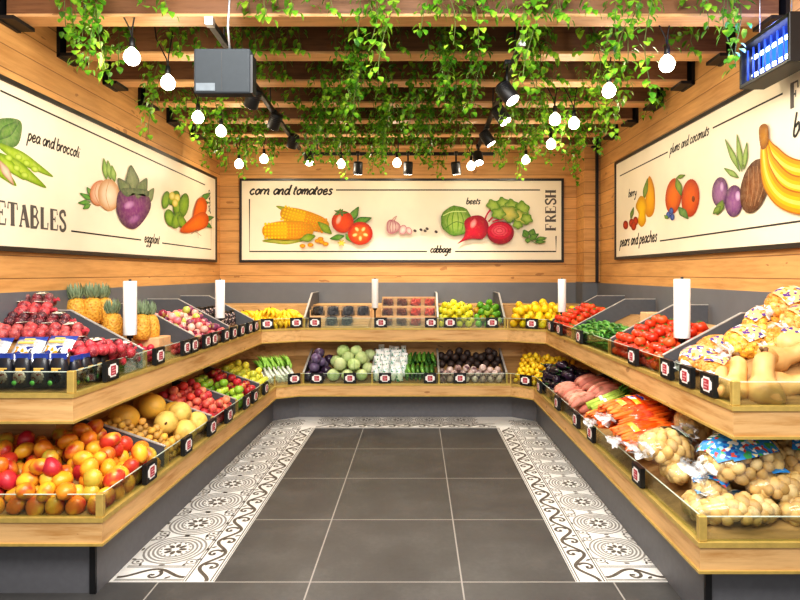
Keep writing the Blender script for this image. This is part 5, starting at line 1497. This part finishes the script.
for k, (px, py) in enumerate(((-8, 352), (27, 351), (57, 350))):
    p = ray_y(px, py, 3.26)
    inst('snack_bag', FLAT[0], p, (math.radians(48), 0, U(-.12, .05)), .95, 'silver and blue snack bag leaning in the second row, %s from the left edge' % ORD[k + 1], 'snack bag', 'silver snack bags on the upper left')
rows = [(334, 3.52, (-10, 18, 44, 68), RV, 'lower red row', 0), (322, 3.64, (-8, 24, 54), DV, 'dark row between red rows', 1), (312, 3.74, (-14, 14, 36), RV, 'upper red row', 0), (302, 3.84, (14, 38), DV, 'topmost dark row', 1)]
for py, Y, xs, V, nm, k in rows:
    for j, px in enumerate(xs):
        cn, cc = random.choice(V)
        net(px, py, Y, cc, '%s fruit net pack in %s, %s from left, upper left' % (cn, nm, ORD[j + 1]), k)
for j, (px, py, Y, V, lab) in enumerate(((90, 350, 3.33, RV, 'behind the price tag'), (108, 349, 3.42, RV, 'lying across the middle of the side pile'), (118, 352, 3.56, RV, 'nearest the first divider'), (76, 346, 3.45, DV, 'tucked behind the silver bags'),
        (108, 363, 3.5, RV, 'low beside the price tag'), (125, 361, 3.68, DV, 'lowest in the corner by the first divider'))):
    cn, cc = V[0]; net(px, py, Y, cc, '%s net pack of round fruit %s' % (cn, lab), j % 2, (U(-.1, .3), U(-.1, .1), U(.9, 1.5)), .92)
# pineapples, a crate and pink fruit
PN = [(77, 309, 4.3, 'leftmost of the back group'), (92, 308, 4.35, 'second of the back group'), (104, 308, 4.45, 'rightmost of the back group'), (113, 324, 4.15, 'half hidden by the white roll'), (141, 325, 4.2, 'just right of the white roll'), (150, 325, 4.32, 'rightmost beside the plums')]
for k, (px, py, Y, lab) in enumerate(PN):
    p = ray_y(px, py + 2, Y)
    inst('pineapple', PINE[0], p, (U(-.12, .12), U(-.12, .12), U(0, 6)), 1.0 if k < 3 else .95, 'ripe golden pineapple with grey-green crown, ' + lab, 'pineapple', 'pineapples on the upper left')
q = quad_run(UPP, 1, 149, 199, .03)
fill('radish', [ballmesh('radish', 'peach_skin', (.024, .024, .023), 10, 7, lambda d: nz(d, 1, .08))], sub(q, 0.02, .42, .05, .5), .054, .05, .023, [('pink', 'd83a5a'), ('red', 'c82a3c')], 'pineapple bin', side='near', top=.5, seed=33)
fill('radish', [ballmesh('radish', 'peach_skin', (.024, .024, .023), 10, 7, lambda d: nz(d, 1, .08))], sub(q, .66, .98, .03, .3), .054, .05, .023, [('pink', 'd83a5a'), ('red', 'b83a3c')], 'empty bin front', side='near', top=.3, seed=34)
p = q[0].lerp(q[1], .5) + Vector((-.14, 0, .05))
m = MB(); m.box((0, 0, .055), (.17, .2, .11)); o = m.build('cardboard_box', 'cardboard', None, p + Vector((0, .06, -.0)), (0, math.radians(0), 0)); bevel(o, .003, 1)
tag(o, 'small plain cardboard box among the pineapples behind a price tag', 'box')
# plums and apples
q = quad_run(UPP, 1, 199, 233)
PV = [('pink', 'd8707a'), ('red', 'b83a4c'), ('purple', '7a3a5a'), ('green', 'b4c05a'), ('pale pink', 'e8a098'), ('pale pink', 'f0b0a0'), ('dark red', '8a2a44')]
fill('plum', PLUM, q, .073, .064, .033, PV, 'upper left bin', side='near', top=[.9, .4], seed=35)
q = quad_run(UPP, 1, 233, 257, .03)
fill('grape pack', DPACK, sub(q, 0, 1, .25, .95), .098, .14, .0, [('dark', '3a3036')], 'upper left bin', side='near', top=0, orient='stand', seed=36, cat='grape pack', jit=.03)
fill('avocado', [ballmesh('avocado', 'brown_skin', (.034, .034, .045), 12, 8, lambda d: 1 - .25 * max(0, d.z))], sub(q, 0, 1, .0, .22), .075, .066, .034, [('dark green', '33402a'), ('black-green', '28301f')], 'upper left bin', side='near', top=.0, seed=37)
# bananas in the back left corner
q = quad_corner(UPP, 2, .16)
fill('banana bunch', BAN, sub(q, .02, .98, .0, .95), .145, .115, .034, [('yellow', 'f0c020'), ('yellow', 'e8b41c'), ('bright yellow', 'f4cc30')], 'upper left corner', top=[1, 1, .6], orient='down', seed=38, cat='bananas', topk=1.1, scl=(1.05, 1.2))
# ---------------------------------------------------------------- upper back
q = quad_run(UPP, 3, 304, 372, .03)
def crate(q, lab, nm='wooden_crate', rows=2):
    FL, FR, BR, BL = q; w = (FR - FL).length; t = empty(nm, lab, 'crate', (FL + FR) / 2)
    st = .12
    for i in range(rows):
        z0 = .012 + i * .105; y0 = .015 + i * st
        m = MB(); m.box((0, y0 + st / 2, z0 / 2 + .004), (w, st, z0)); m.box((0, y0 + .004, z0 + .008), (w, .008, .016))
        for s in (-1, 0, 1): m.box((s * (w / 2 - .006), y0 + st / 2, z0 + .04), (.01, st - .002, .08))
        bevel(m.build('step', 'crate_wood', t), .002, 1)
    m = MB(); zt = .105 * rows + .02; m.box((0, .015 + rows * st + .006, zt / 2 + .004), (w, .012, zt)); m.build('back_board', 'crate_wood', t)
    return t, [(.015 + i * st + st / 2 + .004,   .012 + i * .105) for i in range(rows)], w
t, lv, w = crate(q, 'stepped pale wooden crate holding dark fruit punnets on the back shelf')
base = t.location
for i, (y, z) in enumerate(lv):
    n = 4; 
    for k in range(n):
        if i == 0 and k in (0, 3): continue
        x = -w / 2 + (k + .5) * w / n
        inst('berry_punnet', PUND[0], base + Vector((x, y, z + .006)), (0, 0, 0), (1, 1, 1), 'clear punnet of dark berries on the %s crate step, %s from the left' % (('lower', 'upper')[i], ORD[k + 1]), 'punnet', 'punnets of dark berries', C('232026'))
q = quad_run(UPP, 3, 379, 438, .012)
t, lv, w = crate(q, 'stepped pale wooden crate of date and berry punnets on the back shelf', rows=3)
base = t.location
for i, (y, z) in enumerate(lv):
    for k in range(4):
        x = -w / 2 + .075 + k * (w - .15) / 3
        red = k >= 2
        inst('berry_punnet', (PUNR if red else PUNB)[0], base + Vector((x, y, z + .006)), (0, 0, 0), 1, 'clear punnet of %s on the %s crate step, %s from the left' % ('red berries' if red else 'brown dates', ('lowest', 'middle', 'top')[i], ORD[k + 1]), 'punnet', 'punnets of dates and berries', C('d8442c' if red else '8a4428'))
q = quad_run(UPP, 3, 438, 505)
YV = [('yellow', 'f2e02e'), ('yellow', 'f4e43c'), ('yellow-green', 'dcd838')]
fill('bell pepper', YPEP, sub(q, 0, .56), .085, .078, .038, YV, 'yellow pepper bin', top=[1, .8], seed=41, cat='pepper', orient='up')
fill('bell pepper', PEPPER, sub(q, .58, 1), .085, .078, .038, [('green', '5a9a2a'), ('green', '6aaa34'), ('orange-green', 'c8902a'), ('light green', '9cc040')], 'green pepper bin', top=[1, .9, .5], seed=42, cat='pepper', orient='up')
q = quad_corner(UPP, 4, .04, .95, 0, 1, .04)
fill('citrus fruit', ORANGE, q, .092, .08, .042, [('yellow', 'f8d422'), ('yellow', 'f6dc34'), ('orange-yellow', 'f2bc1e')], 'upper right corner', top=[.95, .6], seed=43, cat='citrus fruit')
# ---------------------------------------------------------------- upper right
TV = [('red', 'd8401e'), ('red', 'c8341c'), ('orange-red', 'e2582a')]
q = quad_right(UPP, 549, 570, .02)
fill('tomato', TOM, q, .083, .072, .034, TV, 'corner tomato bin', top=[.95, .6], seed=44, orient='up')
q = quad_right(UPP, 570, 606, .02)
GV = [('green', '3f8030'), ('dark green', '2f6a2a'), ('light green', '5a9a40')]
for lay in range(5):
    fill('green chilli', BEAN, sub(q, .02, .98 - .06 * lay, .0, .7 - .07 * lay), .15, .024, .011, GV, 'chilli bin', top=0, orient='across', seed=45 + lay, lift=lay * .026, rowname=('up from glass', 'of second layer', 'of third layer', 'of fourth layer', 'of top layer')[lay], cat='chilli', jit=.12)
m = MB(); p = sub(q, .7, .7, .85, .85)[0]; m.box((0, 0, .05), (.2, .16, .1)); o = m.build('cardboard_box', 'cardboard', None, p + Vector((.05, 0, .012))); bevel(o, .003, 1)
tag(o, 'plain cardboard box in the half empty bin behind the green chillies', 'box')
q = quad_right(UPP, 606, 657, .02)
fill('tomato', TOM, q, .083, .072, .034, TV, 'big tomato bin', top=[.95, .55], seed=48, orient='up')
# onion net bags and butternut squash at the near end of the right shelf
OC = ['e0a85a', 'd8963e', 'ecc070']; YC = ['e8c84a', 'f0d860', 'e0b83a']
def onion_bag(px, py, Y, dims, rot, label, seed, zone, cols=OC):
    p = ray_y(px, py, Y)
    return filled_bag('onion_bag', p, rot, dims, ONI, 'orange_net', None, (-1,), label, 'bag of onions', 'net bags of onions on the upper right', seed, cols, zone, nfill=60)
Z1 = [(-.5, .5, .9, 2.1, 'onion_label')]; Z2 = [(-.3, .6, 1.5, 2.5, 'onion_label')]; Z3 = [(-.7, .3, .6, 1.6, 'onion_label')]
onion_bag(700, 359, 3.38, (.125, .105, .07), (.2, -.2, .4), 'net bag of onions with white label lying behind the three price tags', 3, [(-.8, .5, .7, 2.3, 'onion_label')])
onion_bag(716, 349, 3.42, (.12, .11, .075), (.3, -.3, .2), 'net bag of onions with purple print right of the bag roll base', 5, Z2)
onion_bag(716, 368, 3.1, (.115, .09, .06), (.2, -.2, .9), 'net bag of brown onions behind the leftmost squash', 7, Z1)
onion_bag(748, 342, 3.32, (.14, .12, .08), (.5, -.25, .3), 'net bag of yellow onions in the middle of the big pile', 9, Z1, YC)
onion_bag(768, 324, 3.42, (.15, .12, .085), (.6, -.3, .2), 'net bag of yellow onions high on the pile with purple label', 11, Z3, YC)
onion_bag(790, 304, 3.4, (.14, .12, .08), (.6, -.3, .1), 'net bag of onions at the top of the pile', 13, Z1)
onion_bag(786, 340, 3.25, (.14, .11, .075), (.5, -.2, .1), 'net bag of onions behind the upper squash', 15, Z2)
onion_bag(806, 322, 3.28, (.14, .12, .08), (.5, -.2, .1), 'net bag of onions cut by the right picture edge', 17, Z1)
def sq(px, py, Y, rot, lab, k=0, sc=1.0):
    inst('butternut_squash', SQUASH[k], ray_y(px, py, Y), rot, sc, lab, 'squash', 'butternut squash on the upper right', C('d9aa6c'))
sq(722, 383, 2.97, (-.75, .5, .2), 'pale butternut squash upright against the side glass, leftmost', 0, .85)
sq(737, 380, 2.91, (-.5, .55, .0), 'pale butternut squash leaning behind the brass post', 1, .95)
sq(763, 379, 2.86, (-.45, .3, .1), 'large pale butternut squash standing right of the brass post', 0, 1.12)
sq(786, 357, 3.06, (.2, 1.25, .1), 'butternut squash lying on top with its neck to the left', 1, 1.0)
sq(800, 341, 3.16, (.3, 1.2, -.2), 'butternut squash topmost at the right edge', 0, .95)
sq(793, 385, 2.88, (1.3, .0, 1.0), 'butternut squash lying low with its base to the glass', 0, 1.05)
sq(772, 360, 3.04, (1.1, .3, -.9), 'butternut squash wedged behind the large standing one', 1, .9)
sq(818, 389, 2.87, (1.3, .3, -.4), 'butternut squash at the right edge behind the glass', 1, 1.0)
# ---------------------------------------------------------------- hanging ivy and festoon bulbs
def ivy(seed, length, spread, nst):
    random.seed(seed); st = MB(); lf = MB()
    for s in range(nst):
        L = length * U(.6, 1.0) if s else length; x, y = U(-spread, spread) * .6, U(-.03, .03); pts = []; n = max(5, int(L / .045))
        dx, dy = U(-.12, .12), U(-.05, .05); ph = U(0, 6)
        for i in range(n + 1):
            t = i / n
            pts.append(Vector((x + dx * t + .02 * math.sin(t * 7 + ph), y + dy * t - .03 * math.sin(PI * t) + .012 * math.cos(t * 9 + ph), -L * t)))
        st.tube(pts, .0025, 4, cap=False)
        for i, p in enumerate(pts):
            for k in range(3):
                a = U(0, 2 * PI); out = Vector((math.cos(a), math.sin(a) * .7 - .25, 0)); r = U(.01, .055)
                d = (out * U(.5, 1) + Vector((0, 0, -U(.3, 1.3)))).normalized()
                q = p + out * r + Vector((0, 0, U(-.02, .02)))
                lf.leaf(q, d, (out + Vector((0, -.3, .6))).normalized(), U(.036, .056), U(.03, .048), 0, .18, .15)
    return st.mesh('stem', 'vine_stem'), lf.mesh('ivy_leaves', 'ivy_leaf')
plain('vine_stem', '5a6a30', .7)
IVY = [ivy(1, .52, .05, 2), ivy(2, .68, .07, 3), ivy(3, .42, .08, 3), ivy(4, .78, .05, 2), ivy(5, .58, .10, 4), ivy(6, .34, .06, 3)]
IVC = [C('5c9a2c'), C('7ab03a'), C('4a8426'), C('94bc40')]
random.seed(77)
def vine(x, y, k, lab, group, ztop=ZT - .004, sc=1.0):
    a = bpy.data.objects.new('hanging_ivy', IVY[k][0]); COL.objects.link(a); a.location = (x, y, ztop); a.rotation_euler = (0, 0, U(-.5, .5)); a.scale = (sc,) * 3
    b = bpy.data.objects.new('ivy_leaves', IVY[k][1]); COL.objects.link(b); b.parent = a; b.color = random.choice(IVC)
    tag(a, lab, 'ivy', group)
LENW = {0: 'medium', 1: 'long', 2: 'bushy short', 3: 'very long', 4: 'bushy', 5: 'short'}
ROWS = {   # photo columns of the strands in front of each beam, and which strand
 0: [(86, 4), (100, 1), (165, 0), (265, 1), (292, 4), (330, 5), (367, 2), (392, 1), (432, 2), (448, 0), (473, 0), (505, 5), (538, 1), (560, 0), (588, 5), (628, 1), (648, 3), (706, 5), (727, 4)],
 1: [(105, 0), (125, 2), (180, 4), (200, 1), (256, 4), (276, 1), (300, 0), (352, 4), (366, 1), (400, 5), (440, 4), (456, 1), (484, 1), (530, 4), (545, 1), (592, 0), (610, 1), (690, 5)],
 2: [(160, 1), (215, 4), (262, 1), (286, 4), (322, 0), (340, 4), (362, 1), (384, 4), (420, 1), (447, 4), (470, 0), (515, 1), (545, 4), (560, 1), (598, 4), (625, 1)],
 3: [(178, 4), (205, 1), (235, 0), (270, 1), (300, 4), (325, 1), (346, 4), (368, 0), (392, 1), (415, 4), (436, 1), (462, 4), (520, 1), (540, 4), (570, 1), (590, 0), (655, 2)],
 4: [(210, 4), (232, 1), (258, 4), (284, 1), (312, 1), (335, 4), (358, 1), (380, 4), (405, 1), (428, 1), (450, 4), (498, 1), (522, 4), (548, 1), (580, 4), (606, 1)],
 5: [(214, 1), (240, 4), (262, 1), (290, 4), (318, 1), (342, 1), (366, 4), (388, 1), (412, 4), (436, 1), (465, 4), (505, 1), (530, 4), (556, 1), (585, 1)],
 6: [(222, 4), (250, 1), (276, 1), (330, 4), (352, 1), (378, 1), (425, 4), (448, 1), (500, 4), (528, 1), (574, 3)],
}
BULBS = [(132, 55, 'at upper left, nearest'), (168, 81, 'at upper left, second from the front'), (198, 116, 'at left, third from the front'), (221, 130, 'at left, fourth from the front'), (239, 163, 'at left, beside the back mural corner'), (264, 158, 'above the left end of the back mural'),
         (341, 163, 'at the back, between the two left spotlights'), (397, 162, 'at the back, in the middle'), (471, 165, 'at the back, beside the right spotlights'), (526, 159, 'at the back right'), (551, 143, 'at right, fourth from the front'), (555, 118, 'at right, third from the front'), (574, 122, 'at right, among dense ivy'),
         (609, 89, 'at right, second from the front'), (667, 62, 'at upper right, nearest')]
def bulb_at(px, py): return ray_y(px, py, 6.95 if px != 239 else 6.7) if py > 150 else at_z(px, py, 2.905)
random.seed(5)
for b in ROWS:      # more strands between the listed ones
    lo, hi = {0: (75, 740), 1: (110, 690), 2: (160, 660), 3: (178, 650), 4: (205, 620), 5: (212, 600), 6: (220, 590)}[b]
    ROWS[b] = ROWS[b] + [(U(max(lo, 230), min(hi, 640)), random.choice((0, 1, 4, 5, 2))) for _ in range(2)]
for b, lst in ROWS.items():
    for j, (px, k) in enumerate(sorted(lst)):
        y = BEAMY[b] - U(.09, .13); x = (px - CX) * y / F
        for t0, y0, t1, y1 in ((217, 3.5, 301, 6.95), (520, 3.79, 486, 6.9)):     # keep the light tracks clear
            f = (px - t0) / (t1 - t0)
            if -.08 < f < 1.05 and y < lerp(y0, y1, f) + .1: k = 5
        if any(abs(px - bx) < 13 and bulb_at(bx, by).y > y - .06 for bx, by, _ in BULBS if by < 125): k = 5
        vine(x, y, k, '%s green ivy strand hanging before the %s ceiling beam, %s strand from the left' % (LENW[k], ORD[b + 1], ORD[j + 1]), 'ivy strands on the ceiling beams', sc=U(.92, 1.1) * (1 if b < 5 else .95))
def bulbmesh():
    a = MB(); a.lathe([(.012, .045), (.02, .035), (.036, .02), (.0465, -.004), (.047, -.02), (.04, -.042), (.024, -.057), (.002, -.062)], 16)
    s = MB(); s.lathe([(.004, .105), (.016, .1), (.018, .05), (.013, .042)], 12)
    return a.mesh('bulb', 'bulb_glow'), s.mesh('socket', 'black')
BM = bulbmesh()
for px, py, w in BULBS:
    p = at_z(px, py, 2.905)
    if py > 150: p = ray_y(px, py, 6.95 if px != 239 else 6.7)
    t = empty('festoon_bulb', 'glowing round festoon bulb on black cord ' + w, 'light bulb', p, group='festoon bulbs')
    for nm, me in zip(('bulb', 'socket'), BM):
        o = bpy.data.objects.new(nm, me); COL.objects.link(o); o.parent = t
    m = MB(); h = ZT - p.z - .003
    m.tube([(0, 0, .1), (.004, 0, .17), (.03, 0, h * .6), (.05, .0, h)], .0045, 5); m.tube([(0, 0, .1), (-.01, 0, .15), (-.08, 0, h * .55), (-.11, 0, h)], .0045, 5); m.build('cord', 'wire_black', t)
    l = bpy.data.lights.new('bulb_lamp', 'POINT'); l.energy = 7; l.color = (1, .88, .68); l.shadow_soft_size = .05
    lo = bpy.data.objects.new('bulb_lamp', l); COL.objects.link(lo); lo.location = p + Vector((0, -.0, -.075))
# every empty sits at the base of its thing
for o in [o for o in COL.objects if o.type == 'EMPTY' and o.location.length < 1e-6]:
    lo = Vector((1e9,) * 3); hi = -lo
    for c in o.children:
        for v in c.data.vertices:
            for i in range(3): lo[i] = min(lo[i], v.co[i]); hi[i] = max(hi[i], v.co[i])
    b = Vector(((lo.x + hi.x) / 2, (lo.y + hi.y) / 2, lo.z)); o.location = b
    for c in o.children: c.location = c.location - b
